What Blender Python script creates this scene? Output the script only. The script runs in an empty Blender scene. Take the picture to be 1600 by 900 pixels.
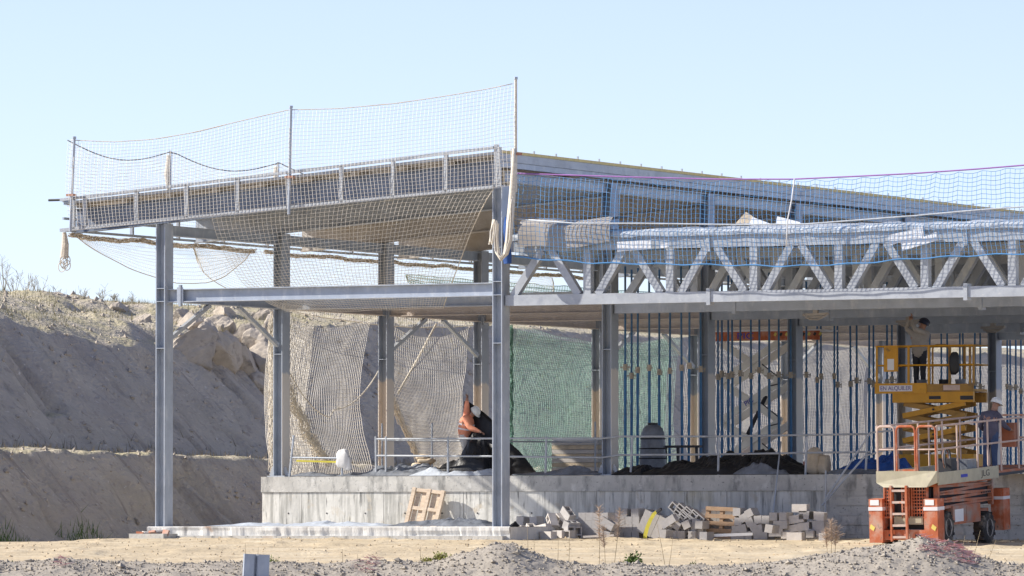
import bpy, bmesh, math, random
import numpy as np
from mathutils import Vector, Matrix, Euler
random.seed(7); RNG = np.random.default_rng(7)
SC = bpy.context.scene
COL = SC.collection
# ------------------------------------------------------------------ camera, sky, sun, exposure
F = 9600.0                      # focal length in photo pixels (1600 wide): a 216 mm lens
CAMZ = 0.29                     # eye height above the building's ground
PITCH = math.atan((822 - 450) / F)
cam = bpy.data.cameras.new('camera'); camo = bpy.data.objects.new('camera', cam); COL.objects.link(camo)
camo.location = (0, 0, CAMZ); camo.rotation_euler = (math.pi / 2 + PITCH, 0, 0)
cam.sensor_width = 36; cam.lens = 36 * F / 1600; cam.clip_start = 1; cam.clip_end = 3000
SC.camera = camo
TH = math.radians(27.4)         # yaw of the building
E1 = (math.cos(TH), -math.sin(TH)); E2 = (math.sin(TH), math.cos(TH))
SUN_L, SUN_B, SUN_Z = -0.79, -0.31, 0.55
sv = Vector((SUN_L * E1[0] + SUN_B * E2[0], SUN_L * E1[1] + SUN_B * E2[1], SUN_Z)).normalized()
sun = bpy.data.lights.new('sun', 'SUN'); sun.energy = 5.0; sun.angle = math.radians(0.53); sun.color = (1, 0.94, 0.85)
suno = bpy.data.objects.new('sun', sun); COL.objects.link(suno)
suno.rotation_euler = sv.to_track_quat('Z', 'Y').to_euler(); suno.location = (-40, 130, 60)
world = bpy.data.worlds.new('World'); SC.world = world; world.use_nodes = True
wn = world.node_tree.nodes; wl = world.node_tree.links
bg = wn['Background']; sky = wn.new('ShaderNodeTexSky'); sky.sky_type = 'NISHITA'; sky.sun_disc = False
sky.sun_elevation = math.asin(sv.z); sky.sun_rotation = math.atan2(sv.x, sv.y)
sky.air_density = 1.0; sky.dust_density = 0.0; sky.ozone_density = 4.0; sky.altitude = 2500
hs = wn.new('ShaderNodeHueSaturation'); hs.inputs['Saturation'].default_value = .74
tint = wn.new('ShaderNodeMix'); tint.data_type = 'RGBA'; tint.blend_type = 'MULTIPLY'; tint.inputs['Factor'].default_value = 1; tint.inputs['B'].default_value = (1.02, .95, 1.02, 1)
wl.new(sky.outputs[0], hs.inputs['Color']); wl.new(hs.outputs[0], tint.inputs['A']); wl.new(tint.outputs['Result'], bg.inputs['Color']); bg.inputs['Strength'].default_value = 0.12
SC.view_settings.view_transform = 'Standard'; SC.view_settings.look = 'None'
SC.view_settings.exposure = 0.60; SC.view_settings.gamma = 1; SC.view_settings.use_curve_mapping = False
SC.cycles.use_denoising = True; SC.cycles.max_bounces = 8; SC.cycles.transparent_max_bounces = 12

# ------------------------------------------------------------------ building coordinates (L along facade, B back, z)
X0, Y0 = -544 / 62.0, 155.0
def W(L, B, z=0.0): return Vector((X0 + L * E1[0] + B * E2[0], Y0 + L * E1[1] + B * E2[1], z))
def LB(x, y):
    dx, dy = x - X0, y - Y0
    return dx * E1[0] + dy * E1[1], dx * E2[0] + dy * E2[1]
def px2L(px, B):                # L of a point at photo column px standing in the plane B
    t = (px - 800) / F; return (t * (Y0 + B * E2[1]) - X0 - B * E2[0]) / (E1[0] - t * E1[1])
def px2B(px, L):
    t = (px - 800) / F; return (t * (Y0 + L * E1[1]) - X0 - L * E1[0]) / (E2[0] - t * E2[1])
def zat(py, L, B):              # height seen at photo row py
    return CAMZ + math.tan(PITCH + math.atan((450 - py) / F)) * W(L, B).y
def zyat(py, Y): return CAMZ + math.tan(PITCH + math.atan((450 - py) / F)) * Y

ORD = ['first', 'second', 'third', 'fourth', 'fifth', 'sixth', 'seventh', 'eighth', 'ninth', 'tenth', 'eleventh', 'twelfth', 'thirteenth', 'fourteenth', 'fifteenth', 'sixteenth', 'seventeenth', 'eighteenth', 'nineteenth', 'twentieth'] + ['twenty-' + w for w in ('first', 'second', 'third', 'fourth', 'fifth', 'sixth', 'seventh', 'eighth', 'ninth')] + ['thirtieth'] + ['thirty-' + w for w in ('first', 'second', 'third', 'fourth', 'fifth', 'sixth')]
# ------------------------------------------------------------------ mesh helpers
class MB:
    def __init__(s): s.v = []; s.f = []
    def add(s, vs, fs):
        o = len(s.v); s.v += [tuple(v) for v in vs]; s.f += [tuple(i + o for i in f) for f in fs]; return s
    def box(s, c, d, rot=None):
        hx, hy, hz = d[0] / 2, d[1] / 2, d[2] / 2
        vs = [Vector((x, y, z)) for x in (-hx, hx) for y in (-hy, hy) for z in (-hz, hz)]
        if rot is not None: vs = [rot @ v for v in vs]
        c = Vector(c)
        return s.add([v + c for v in vs], [(0, 1, 3, 2), (4, 6, 7, 5), (0, 4, 5, 1), (2, 3, 7, 6), (0, 2, 6, 4), (1, 5, 7, 3)])
    def b2(s, lo, hi):
        return s.box([(a + b) / 2 for a, b in zip(lo, hi)], [b - a for a, b in zip(lo, hi)])
    def bar(s, p0, p1, w, h, up=(0, 0, 1)):     # square bar p0-p1, w sideways, h along up
        p0, p1 = Vector(p0), Vector(p1); d = p1 - p0; t = d.normalized(); u = Vector(up)
        sd = t.cross(u)
        if sd.length < 1e-4: sd = t.cross(Vector((1, 0, 0)))
        sd.normalize(); u = sd.cross(t)
        m = Matrix((sd, t, u)).transposed()
        return s.box((p0 + p1) / 2, (w, d.length, h), m)
    def tube(s, pts, r, n=8, cap=True):
        pts = [Vector(p) for p in pts]; rr = r if isinstance(r, (list, tuple)) else [r] * len(pts)
        o = len(s.v); prev = None
        for i, p in enumerate(pts):
            t = (pts[min(i + 1, len(pts) - 1)] - pts[max(i - 1, 0)]).normalized()
            a = prev if prev is not None else (Vector((0, 0, 1)) if abs(t.z) < .9 else Vector((1, 0, 0)))
            sd = t.cross(a).normalized(); a = sd.cross(t).normalized(); prev = a
            for k in range(n):
                th = 2 * math.pi * k / n; s.v.append(tuple(p + (sd * math.cos(th) + a * math.sin(th)) * rr[i]))
        for i in range(len(pts) - 1):
            for k in range(n):
                k2 = (k + 1) % n; s.f.append((o + i * n + k, o + i * n + k2, o + (i + 1) * n + k2, o + (i + 1) * n + k))
        if cap:
            s.f.append(tuple(o + k for k in reversed(range(n)))); s.f.append(tuple(o + (len(pts) - 1) * n + k for k in range(n)))
        return s
    def isec(s, p0, p1, h, b, tf=.022, tw=.014, up=(0, 0, 1)):   # I section; h along up
        p0, p1 = Vector(p0), Vector(p1); t = (p1 - p0).normalized(); u = Vector(up); sd = t.cross(u).normalized(); u = sd.cross(t)
        for sg in (-1, 1):
            o = u * (h / 2 - tf / 2) * sg; s.bar(p0 + o, p1 + o, b, tf, u)
        return s.bar(p0, p1, tw, h - 2 * tf + .001, u)
    def quadgrid(s, P):                       # P[i][j] points
        o = len(s.v); n, m = len(P), len(P[0])
        for r in P: s.v += [tuple(p) for p in r]
        for i in range(n - 1):
            for j in range(m - 1): s.f.append((o + i * m + j, o + (i + 1) * m + j, o + (i + 1) * m + j + 1, o + i * m + j + 1))
        return s
def mesh_of(name, mb, mat=None, smooth=False):
    me = bpy.data.meshes.new(name); me.from_pydata(mb.v, [], mb.f); me.update()
    if mat: me.materials.append(mat)
    if smooth: me.polygons.foreach_set('use_smooth', [True] * len(me.polygons))
    return me
def obj(name, mb, mat=None, parent=None, loc=None, rot=None, smooth=False):
    me = mb if isinstance(mb, bpy.types.Mesh) else mesh_of(name, mb, mat, smooth)
    o = bpy.data.objects.new(name, me); COL.objects.link(o)
    if parent is not None: o.parent = parent
    if loc is not None: o.location = loc
    if rot is not None: o.rotation_euler = rot
    return o
def tag(o, label=None, cat=None, group=None, kind=None):
    if label: o['label'] = label
    if cat: o['category'] = cat
    if group: o['group'] = group
    if kind: o['kind'] = kind
    return o
def thing(name, label, cat, loc=(0, 0, 0), rz=0, group=None, rot=None):
    o = bpy.data.objects.new(name, None); COL.objects.link(o); o.empty_display_size = .2
    o.location = loc; o.rotation_euler = rot if rot is not None else (0, 0, rz)
    return tag(o, label, cat, group)
def bthing(name, label, cat, L, B, z=0, group=None, rz=0):      # a thing in the building's frame
    return thing(name, label, cat, W(L, B, z), -TH + rz, group)
def copy_tree(o, parent=None):
    c = o.copy(); COL.objects.link(c); c.parent = parent
    for ch in list(o.children): copy_tree(ch, c)
    return c
def vnoise(x, y, seed=0):                     # smooth value noise, numpy
    x = np.asarray(x, float); y = np.asarray(y, float)
    xi = np.floor(x); yi = np.floor(y); fx = x - xi; fy = y - yi
    fx = fx * fx * (3 - 2 * fx); fy = fy * fy * (3 - 2 * fy)
    def h(a, b):
        v = np.sin(a * 127.1 + b * 311.7 + seed * 74.7) * 43758.5453
        return v - np.floor(v)
    return (h(xi, yi) * (1 - fx) + h(xi + 1, yi) * fx) * (1 - fy) + (h(xi, yi + 1) * (1 - fx) + h(xi + 1, yi + 1) * fx) * fy
def fbm(x, y, seed=0, o=4):
    r = 0; a = .5; f = 1
    for k in range(o): r = r + a * (vnoise(x * f, y * f, seed + k) - .5) * 2; a *= .5; f *= 2.03
    return r
def np_mesh(name, verts, faces, mat, smooth=True):
    me = bpy.data.meshes.new(name); nv = len(verts); nf = len(faces); k = faces.shape[1]
    me.vertices.add(nv); me.vertices.foreach_set('co', np.asarray(verts, np.float32).ravel())
    me.loops.add(nf * k); me.loops.foreach_set('vertex_index', np.asarray(faces, np.int32).ravel())
    me.polygons.add(nf); me.polygons.foreach_set('loop_start', np.arange(0, nf * k, k, dtype=np.int32))
    me.update(calc_edges=True); me.validate()
    me.polygons.foreach_set('use_smooth', [smooth] * nf)
    if mat: me.materials.append(mat)
    return me
def grid_faces(n, m):
    i, j = np.meshgrid(np.arange(n - 1), np.arange(m - 1), indexing='ij'); a = i * m + j
    return np.stack([a, a + m, a + m + 1, a + 1], -1).reshape(-1, 4)

# ------------------------------------------------------------------ materials
MATS = {}
def mat(name, col, rough=.6, metal=0.0, var=.12, scale=3.0, bump=0.0, bscale=30.0, col2=None, detail=6, spec=.4, vec='Object', stretch=None, alpha=None, coat=0, rotz=None):
    m = bpy.data.materials.new(name); m.use_nodes = True; nt = m.node_tree; N, L = nt.nodes, nt.links; p = N['Principled BSDF']
    p.inputs['Roughness'].default_value = rough; p.inputs['Metallic'].default_value = metal; p.inputs['Specular IOR Level'].default_value = spec
    tc = N.new('ShaderNodeTexCoord'); src = tc.outputs[vec]
    if rotz is not None:
        mq = N.new('ShaderNodeMapping'); mq.inputs['Rotation'].default_value = (0, 0, rotz); L.new(src, mq.inputs['Vector']); src = mq.outputs[0]
    if stretch:
        mp = N.new('ShaderNodeMapping'); mp.inputs['Scale'].default_value = stretch; L.new(src, mp.inputs['Vector']); src = mp.outputs[0]
    nz = N.new('ShaderNodeTexNoise'); nz.inputs['Scale'].default_value = scale; nz.inputs['Detail'].default_value = detail; nz.inputs['Roughness'].default_value = .65
    L.new(src, nz.inputs['Vector'])
    cr = N.new('ShaderNodeValToRGB'); cr.color_ramp.elements[0].position = .3; cr.color_ramp.elements[1].position = .7
    c2 = col2 if col2 else tuple(c * (1 - var) for c in col); c1 = col if col2 else tuple(min(1, c * (1 + var)) for c in col)
    cr.color_ramp.elements[0].color = (*c2, 1); cr.color_ramp.elements[1].color = (*c1, 1)
    L.new(nz.outputs[0], cr.inputs[0]); L.new(cr.outputs[0], p.inputs['Base Color'])
    if bump:
        n2 = N.new('ShaderNodeTexNoise'); n2.inputs['Scale'].default_value = bscale; n2.inputs['Detail'].default_value = 5; L.new(src, n2.inputs['Vector'])
        bp = N.new('ShaderNodeBump'); bp.inputs['Strength'].default_value = 1; bp.inputs['Distance'].default_value = bump
        L.new(n2.outputs[0], bp.inputs['Height']); L.new(bp.outputs[0], p.inputs['Normal'])
    m['cr'] = cr.name; MATS[name] = m
    return m
def overlay(m, col, lo, hi, scale=2.0, stretch=None, detail=6, vec='Object', extra=None, rotz=None):
    """lay a second colour over a material where a noise exceeds lo..hi (dirt, spray, stains, painted rill shade)"""
    nt = m.node_tree; N, L = nt.nodes, nt.links; p = N['Principled BSDF']
    old = p.inputs['Base Color'].links[0].from_socket
    tc = N.new('ShaderNodeTexCoord'); src = tc.outputs[vec]
    if rotz is not None:
        mq = N.new('ShaderNodeMapping'); mq.inputs['Rotation'].default_value = (0, 0, rotz); L.new(src, mq.inputs['Vector']); src = mq.outputs[0]
    if stretch:
        mp = N.new('ShaderNodeMapping'); mp.inputs['Scale'].default_value = stretch; L.new(src, mp.inputs['Vector']); src = mp.outputs[0]
    nz = N.new('ShaderNodeTexNoise'); nz.inputs['Scale'].default_value = scale; nz.inputs['Detail'].default_value = detail; nz.inputs['Roughness'].default_value = .6; L.new(src, nz.inputs['Vector'])
    mr = N.new('ShaderNodeMapRange'); mr.inputs['From Min'].default_value = lo; mr.inputs['From Max'].default_value = hi; L.new(nz.outputs[0], mr.inputs['Value'])
    fac = mr.outputs[0]
    if extra: fac = extra(N, L, fac, tc)
    mx = N.new('ShaderNodeMix'); mx.data_type = 'RGBA'; L.new(fac, mx.inputs['Factor']); L.new(old, mx.inputs['A']); mx.inputs['B'].default_value = (*col, 1)
    L.new(mx.outputs['Result'], p.inputs['Base Color']); return m
def zmask(z0, soft=.15, axis='Z', above=False, amp=.6):
    """factor multiplied by 'below z0' with a ragged edge"""
    def f(N, L, fac, tc):
        sp = N.new('ShaderNodeSeparateXYZ'); L.new(tc.outputs['Object'], sp.inputs[0])
        nz = N.new('ShaderNodeTexNoise'); nz.inputs['Scale'].default_value = 3; L.new(tc.outputs['Object'], nz.inputs['Vector'])
        ma = N.new('ShaderNodeMath'); ma.operation = 'MULTIPLY_ADD'; L.new(nz.outputs[0], ma.inputs[0]); ma.inputs[1].default_value = amp; L.new(sp.outputs[axis], ma.inputs[2])
        mr = N.new('ShaderNodeMapRange'); mr.inputs['From Min'].default_value = z0 - soft + amp / 2; mr.inputs['From Max'].default_value = z0 + soft + amp / 2
        mr.inputs['To Min'].default_value = 0 if above else 1; mr.inputs['To Max'].default_value = 1 if above else 0
        L.new(ma.outputs[0], mr.inputs['Value'])
        mu = N.new('ShaderNodeMath'); mu.operation = 'MULTIPLY'; L.new(mr.outputs[0], mu.inputs[0]); L.new(fac, mu.inputs[1]); return mu.outputs[0]
    return f
GALV = mat('galvanised_steel', (.40, .44, .50), .5, .25, .16, 1.6, .002, 60)
overlay(GALV, (.56, .58, .60), .52, .75, 5, (1, 1, .4))
GALVL = mat('galvanised_light', (.43, .455, .485), .5, .25, .14, 1.3, .002, 60)
overlay(GALVL, (.33, .355, .40), .5, .72, 3.5); overlay(GALVL, (.55, .56, .56), .6, .72, 9)
STEEL_SPRAY = mat('steel_sprayed_low', (.36, .39, .44), .6, .15, .16, 1.6, .003, 50)
overlay(STEEL_SPRAY, (.66, .585, .51), .1, .2, 4, extra=zmask(2.65, .05))
STEEL_HALF = mat('steel_half_sprayed', (.36, .40, .46), .6, .2, .16, 1.6, .003, 50)
def _half(N, L, fac, tc):
    f = zmask(2.7, .05)(N, L, fac, tc); sp = N.new('ShaderNodeSeparateXYZ'); L.new(tc.outputs['Object'], sp.inputs[0])
    g = N.new('ShaderNodeMath'); g.operation = 'GREATER_THAN'; g.inputs[1].default_value = .125; L.new(sp.outputs['X'], g.inputs[0])
    mu = N.new('ShaderNodeMath'); mu.operation = 'MULTIPLY'; L.new(f, mu.inputs[0]); L.new(g.outputs[0], mu.inputs[1]); return mu.outputs[0]
overlay(STEEL_HALF, (.66, .62, .57), .1, .2, 4, extra=_half)
SPRAY = mat('sprayed_mortar', (.56, .49, .43), .95, 0, .12, 4, .02, 25); SOFFIT = mat('soffit', (.52, .49, .46), .9, 0, .12, 2, .01, 20); overlay(SOFFIT, (.42, .36, .29), .5, .7, 1.2)
DARKST = mat('dark_beam_steel', (.20, .235, .30), .5, .3, .2, 2, .002, 40)
SHEET = mat('roof_sheet', (.50, .48, .45), .6, .1, .14, 1.5)
FOAM = mat('yellow_foam', (.72, .58, .27), .9, 0, .15, 5)
TIMBER = mat('purlin_tan', (.50, .45, .38), .8, 0, .2, 3, stretch=(1, .2, 1))
CONC = mat('podium_concrete', (.62, .61, .57), .9, 0, .16, 1.2, .008, 14)
overlay(CONC, (.34, .335, .31), .48, .66, 3.2, (2.2, 2.2, .14)); overlay(CONC, (.20, .20, .19), .57, .68, 5, (3, 3, .3)); overlay(CONC, (.47, .40, .30), .58, .7, 2.2); overlay(CONC, (.66, .65, .61), .56, .75, 1.1); overlay(CONC, (.50, .46, .33), .60, .74, .7, (1, 1, .5))
CONC2 = mat('podium_concrete_top', (.50, .49, .46), .9, 0, .16, 1.8, .008, 16)
overlay(CONC2, (.25, .25, .24), .52, .68, 4, (1, 1, .35)); overlay(CONC2, (.62, .61, .58), .58, .7, 3); overlay(CONC2, (.18, .18, .17), .62, .68, 14); overlay(CONC2, (.50, .40, .31), .62, .74, .8)
SLABM = mat('slab_concrete', (.66, .65, .62), .9, 0, .12, 2, .012, 12, stretch=(1, 1, .4))
overlay(SLABM, (.38, .36, .33), .58, .7, 1.5); overlay(SLABM, (.42, .25, .15), .68, .74, .8)
BLOCK = mat('concrete_block', (.42, .40, .385), .95, 0, .12, 6, .004, 80)
BLOCKL = mat('concrete_block_pale', (.56, .52, .48), .95, 0, .1, 6, .004, 80)
NETC = mat('net_cream', (.78, .74, .67), .9, 0, .15, 2)
NETW = mat('net_white', (.72, .69, .63), .9, 0, .12, 2)
NETG = mat('net_green', (.50, .68, .58), .9, 0, .15, 2)
NETGD = mat('net_dark_green', (.13, .25, .20), .9, 0, .2, 2)
NETB = mat('net_blue', (.09, .27, .55), .8, 0, .2, 2)
ROPET = mat('rope_tan', (.58, .51, .42), .95, 0, .25, 18, .01, 60)
ROPEC = mat('rope_cream', (.68, .62, .52), .95, 0, .2, 18, .01, 60)
ROPEP = mat('rope_purple', (.33, .16, .42), .8); ROPED = mat('rope_dark', (.10, .10, .11), .8)
PROPB = mat('prop_blue', (.045, .165, .34), .5, 0, .25, 4); overlay(PROPB, (.11, .085, .07), .58, .7, 2.2, (1, 1, .5))
PROPU = mat('prop_inner', (.06, .16, .30), .5, 0, .3, 4); overlay(PROPU, (.16, .15, .14), .5, .62, 1.2, (1, 1, .4))
YELLOWT = None
PROPN = mat('prop_collar', (.50, .43, .34), .8, .1, .2, 10)
ORANGE = mat('orange_paint', (.50, .135, .055), .65, 0, .22, 3); overlay(ORANGE, (.52, .36, .28), .48, .72, 3.0); overlay(ORANGE, (.20, .12, .09), .62, .72, 6)
ORANGED = mat('orange_paint_dusty', (.46, .16, .08), .7, 0, .2, 3); overlay(ORANGED, (.34, .27, .23), .42, .68, 2.2)
PINKST = mat('dusty_orange_rail', (.58, .44, .37), .7, 0, .2, 4); overlay(PINKST, (.58, .17, .06), .6, .7, 3)
CREAMP = mat('cream_paint', (.46, .42, .30), .6, 0, .12, 4); overlay(CREAMP, (.42, .37, .29), .58, .75, 5)
YELLOWP = mat('yellow_paint', (.62, .30, .02), .5, 0, .12, 3); overlay(YELLOWP, (.25, .14, .04), .6, .72, 5)
YELLOWD = mat('yellow_paint_worn', (.40, .22, .05), .6, 0, .2, 3); overlay(YELLOWD, (.12, .08, .05), .55, .72, 4)
RUBBER = mat('rubber', (.045, .042, .04), .9, 0, .2, 8); overlay(RUBBER, (.30, .26, .21), .5, .75, 4)
DARK = mat('dark_metal', (.04, .04, .045), .6); BLACKP = mat('black_sheet', (.018, .019, .022), .45, 0, .3, 4, .01, 8)
GREYP = mat('grey_plastic_sheet', (.16, .175, .20), .42, 0, .35, 3, .01, 10); LIGHTP = mat('pale_plastic_sheet', (.46, .50, .55), .6, 0, .2, 4, .01, 10)
WHITEP = mat('white_plastic', (.80, .80, .80), .5, 0, .06, 4); BLUEP = mat('blue_tarp', (.015, .07, .26), .5, 0, .3, 4, .01, 12)
MATG = mat('grey_brown_mat', (.36, .33, .30), .9, 0, .12, 5); SACK = mat('beige_sack', (.58, .48, .35), .9, 0, .2, 4, .01, 20)
WOOD = mat('pallet_wood', (.58, .47, .36), .85, 0, .22, 6, .003, 60, stretch=(1, 1, 3)); WOODD = mat('pallet_wood_dark', (.36, .24, .15), .85, 0, .22, 6, .003, 60)
STRAP = mat('yellow_strap', (.50, .44, .05), .7, 0, .15, 6); WSTONE = mat('white_arm_paint', (.80, .77, .70), .6, 0, .12, 3)
REDT = mat('red_tape', (.80, .72, .68), .6, 0, .05, 9, col2=(.72, .18, .14)); WHITEB = mat('bag_white', (.62, .62, .62), .6, 0, .12, 6, .004, 9); HELM = mat('helmet_white', (.80, .80, .77), .35, 0, .04, 5); BLUELET = mat('blue_lettering', (.05, .06, .40), .6)
PURPL = mat('purple_lettering', (.13, .08, .30), .6); BLACKL = mat('black_lettering', (.03, .03, .03), .6); HAZY = mat('hazard_yellow', (.75, .60, .15), .6)
HAZW = mat('sign_white', (.75, .73, .74), .6, 0, .04, 4); PAPER = mat('paper_white', (.80, .80, .80), .8, 0, .04, 6)
# soils
DIRT = mat('yellow_dirt', (.53, .43, .285), .97, 0, .16, .9, .03, 9, vec='Object'); overlay(DIRT, (.62, .53, .38), .48, .68, .5, (.6, 2, 1)); overlay(DIRT, (.33, .26, .17), .58, .72, 3.0, (.5, 2.4, 1))
overlay(DIRT, (.36, .32, .265), .0, .01, 1, extra=zmask(129.2, .25, 'Y', amp=1.2)); overlay(DIRT, (.29, .26, .225), .58, .7, 6.0, extra=zmask(129.5, .25, 'Y', amp=1.2))
overlay(DIRT, (.43, .385, .325), .55, .72, 9.0, extra=zmask(129.5, .25, 'Y', amp=1.2))
SOIL = mat('cut_slope_soil', (.475, .42, .345), .98, 0, .16, .8, .09, 7); overlay(SOIL, (.42, .365, .31), .5, .7, .45, (1, 1, .6)); overlay(SOIL, (.33, .285, .24), .58, .68, 1.6, (.16, 1.3, .16), rotz=TH); overlay(SOIL, (.38, .33, .28), .56, .66, 3.5); overlay(SOIL, (.62, .57, .51), .63, .70, 5.0)  # streaks stretched downslope: rill shade painted in as darker soil
SOILTOP = None
def _plateau(N, L, fac, tc):
    ge = N.new('ShaderNodeNewGeometry'); sp = N.new('ShaderNodeSeparateXYZ'); L.new(ge.outputs['Normal'], sp.inputs[0])
    mr = N.new('ShaderNodeMapRange'); mr.inputs['From Min'].default_value = .80; mr.inputs['From Max'].default_value = .93; L.new(sp.outputs['Z'], mr.inputs['Value'])
    mu = N.new('ShaderNodeMath'); mu.operation = 'MULTIPLY'; L.new(mr.outputs[0], mu.inputs[0]); L.new(fac, mu.inputs[1]); return mu.outputs[0]
overlay(SOIL, (.44, .39, .25), .35, .6, 1.1, extra=_plateau)
ROCK = mat('pale_rock', (.43, .375, .31), .95, 0, .16, 1.5, .03, 6); overlay(ROCK, (.26, .23, .20), .56, .7, 2.5)
# ------------------------------------------------------------------ ground: one sheet out to the horizon
CREST = np.array([(-300, 874), (0, 878), (120, 875), (220, 880), (340, 879), (500, 881), (640, 880), (690, 872), (740, 858), (775, 850), (800, 851), (830, 862), (870, 874), (930, 884), (1010, 883), (1100, 884), (1200, 881), (1260, 872), (1320, 861), (1380, 850), (1440, 841), (1475, 850), (1515, 868), (1560, 880), (1620, 884), (2000, 880)], float)
YC = 126.0
def ground(x, y):
    x = np.asarray(x, float); y = np.asarray(y, float)
    base = np.interp(y, [-50, 90, 119, 124.0, 128, 138, 147, 152, 400], [-1.35, -1.35, -1.30, -.95, -.62, -.30, -.10, -.02, -.02])
    px = 800 + x / YC * F
    crest = CAMZ - (np.interp(px, CREST[:, 0], CREST[:, 1]) - 822) / F * YC
    w = np.where(y < YC, np.exp(-((y - YC) / 1.6) ** 2), np.exp(-((y - YC) / 1.15) ** 2))
    g = base + np.maximum(0, crest - np.interp(YC, [124, 128], [-.95, -.62])) * w
    bw = np.clip((130 - y) / 2, 0, 1) * np.clip((y - 110) / 6, 0, 1)
    g = g + bw * (.10 * fbm(x * 1.3, y * 1.3, 3, 4) + .035 * fbm(x * 7, y * 7, 9, 3))
    near = np.clip((y - 128) / 4, 0, 1) * np.clip((160 - y) / 10, 0, 1)
    g = g + near * (.03 * fbm(x * .8, y * .5, 5, 4) + .012 * fbm(x * 5, y * 2.5, 6, 3))
    rut = np.exp(-((y - 137.5 - .9 * np.sin(x * .16)) / .28) ** 2) + np.exp(-((y - 139.6 - .9 * np.sin(x * .16)) / .28) ** 2) + np.exp(-((y - 143.5 + .12 * x) / .3) ** 2) + np.exp(-((y - 145.6 + .12 * x) / .3) ** 2)
    g = g - .05 * rut * (.6 + .8 * vnoise(x * 2.2, y * 2.2, 77)) + near * .05 * np.clip(vnoise(x * 1.6, y * .9, 78) - .62, 0, 1) * 3
    # ground falls away to the left of the slab, at the toe of the cut
    left = np.clip((-8.8 - x) / 4, 0, 1) * np.clip((y - 140) / 8, 0, 1)
    return g - .12 * left
def gz(L, B): p = W(L, B); return float(ground(p.x, p.y))
def axis(lo, hi, f0, f1, fine, coarse_n):
    a = np.linspace(0, 1, coarse_n + 1)[:-1] ** 2
    return np.concatenate([f0 - (f0 - lo) * a[::-1][:-1] if False else np.sort(f0 - (f0 - lo) * (np.linspace(1, 0, coarse_n + 1)[:-1] ** 2)), np.arange(f0, f1, fine), f1 + (hi - f1) * (np.linspace(0, 1, coarse_n) ** 2)])
ax = axis(-900, 900, -16, 16, .085, 24)
ay = np.concatenate([np.linspace(-60, 116, 30), np.arange(117, 121, .2), np.arange(121, 130, .06), np.arange(130, 156, .13), 156 + (1500 - 156) * np.linspace(0.0005, 1, 30) ** 2])
GX, GY = np.meshgrid(ax, ay, indexing='ij'); GZ = ground(GX, GY)
me = np_mesh('ground', np.stack([GX, GY, GZ], -1).reshape(-1, 3), grid_faces(len(ax), len(ay)), DIRT)
tag(obj('ground', me), 'yellow dirt ground rising to a grey gravel bank in front', kind='structure')
# ------------------------------------------------------------------ cut hillside, parallel to the building's side
hl = np.concatenate([np.linspace(-260, -60, 14)[:-1], np.linspace(-60, -34, 50)[:-1], np.arange(-34, -10.4, .16)])
hb = np.concatenate([np.linspace(-60, 8, 50)[:-1], np.arange(8, 75, .17), np.linspace(75, 260, 90)[1:]])
HL, HB = np.meshgrid(hl, hb, indexing='ij')
def hill(L, B):
    d = -L + .5 * fbm(B * .16, L * 0, 31, 3) + .12 * fbm(B * .9, L * .3, 32, 3)
    crest = np.interp(B, [0, 20, 25, 32, 36, 41, 44, 48, 60, 200], [7.2, 7.0, 6.8, 5.9, 5.7, 5.8, 6.6, 7.2, 7.4, 7.8])
    skyz = np.interp(B, [0, 32, 40, 46, 60, 200], [8.9, 8.9, 8.5, 8.15, 8.2, 9.0])
    bench = np.interp(B, [0, 20, 40, 60, 200], [2.65, 2.45, 2.2, 2.1, 2.0])
    cl = 16.9 + (crest - bench - .1) * 1.06
    z = np.where(d < 14.3, -.5 + (d - 11.5) * (bench + .5) / 2.8, np.where(d < 16.9, bench + (d - 14.3) * .04, bench + .1 + (d - 16.9) / 1.06))
    top = crest + (skyz - crest) * (1 - np.exp(-np.maximum(0, d - cl) / 5.5))
    z = np.where(d > cl, top, np.minimum(z, crest))
    z = np.maximum(z, -.6)
    up = np.clip((d - 11.7) / 1, 0, 1)
    slope = ((d > 11.8) & (d < 14.2)) | ((d > 17) & (d < cl - .1))
    rb = B + .35 * fbm(B * .3, L * .5, 41, 2) 
    r = vnoise(rb * 1.5, L * .16, 42); r2 = vnoise(rb * .42, L * .07, 44)
    gate = np.clip((vnoise(rb * .35, L * .5, 49) - .35) * 5, 0, 1); rill = -np.clip(.09 - np.abs(r - .5), 0, 1) / .09 * .26 * gate - np.clip(.3 - r2, 0, 1) * 3.0 - np.clip(.07 - np.abs(vnoise(rb * .6, L * .12, 46) - .5), 0, 1) / .07 * .60 * np.clip((vnoise(rb * .2 + 9, L * .35, 50) - .5) * 6, 0, 1)
    z = z + np.where(slope, rill, 0) * up
    flat = (d > cl)
    blk = np.clip((B - 33) / 2, 0, 1) * np.clip((46 - B) / 2, 0, 1)
    z = z + np.where(flat, .16 * fbm(L * .5, B * .5, 47, 4), 0) + (.13 * fbm(L * 1.1, B * 1.4, 48, 5) + .05 * fbm(L * 3.7, B * 3.7, 58, 2)) * up + np.where(flat, blk * .55 * (fbm(L * .45, B * .45, 52, 3)), 0)
    return z
HZ = hill(HL, HB)
HX = X0 + HL * E1[0] + HB * E2[0]; HY = Y0 + HL * E1[1] + HB * E2[1]
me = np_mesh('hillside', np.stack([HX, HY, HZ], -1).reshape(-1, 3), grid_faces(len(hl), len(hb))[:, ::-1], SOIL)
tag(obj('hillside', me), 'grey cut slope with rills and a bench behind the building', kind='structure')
def hz(L, B): return float(hill(np.array([L]), np.array([B]))[0])
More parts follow.
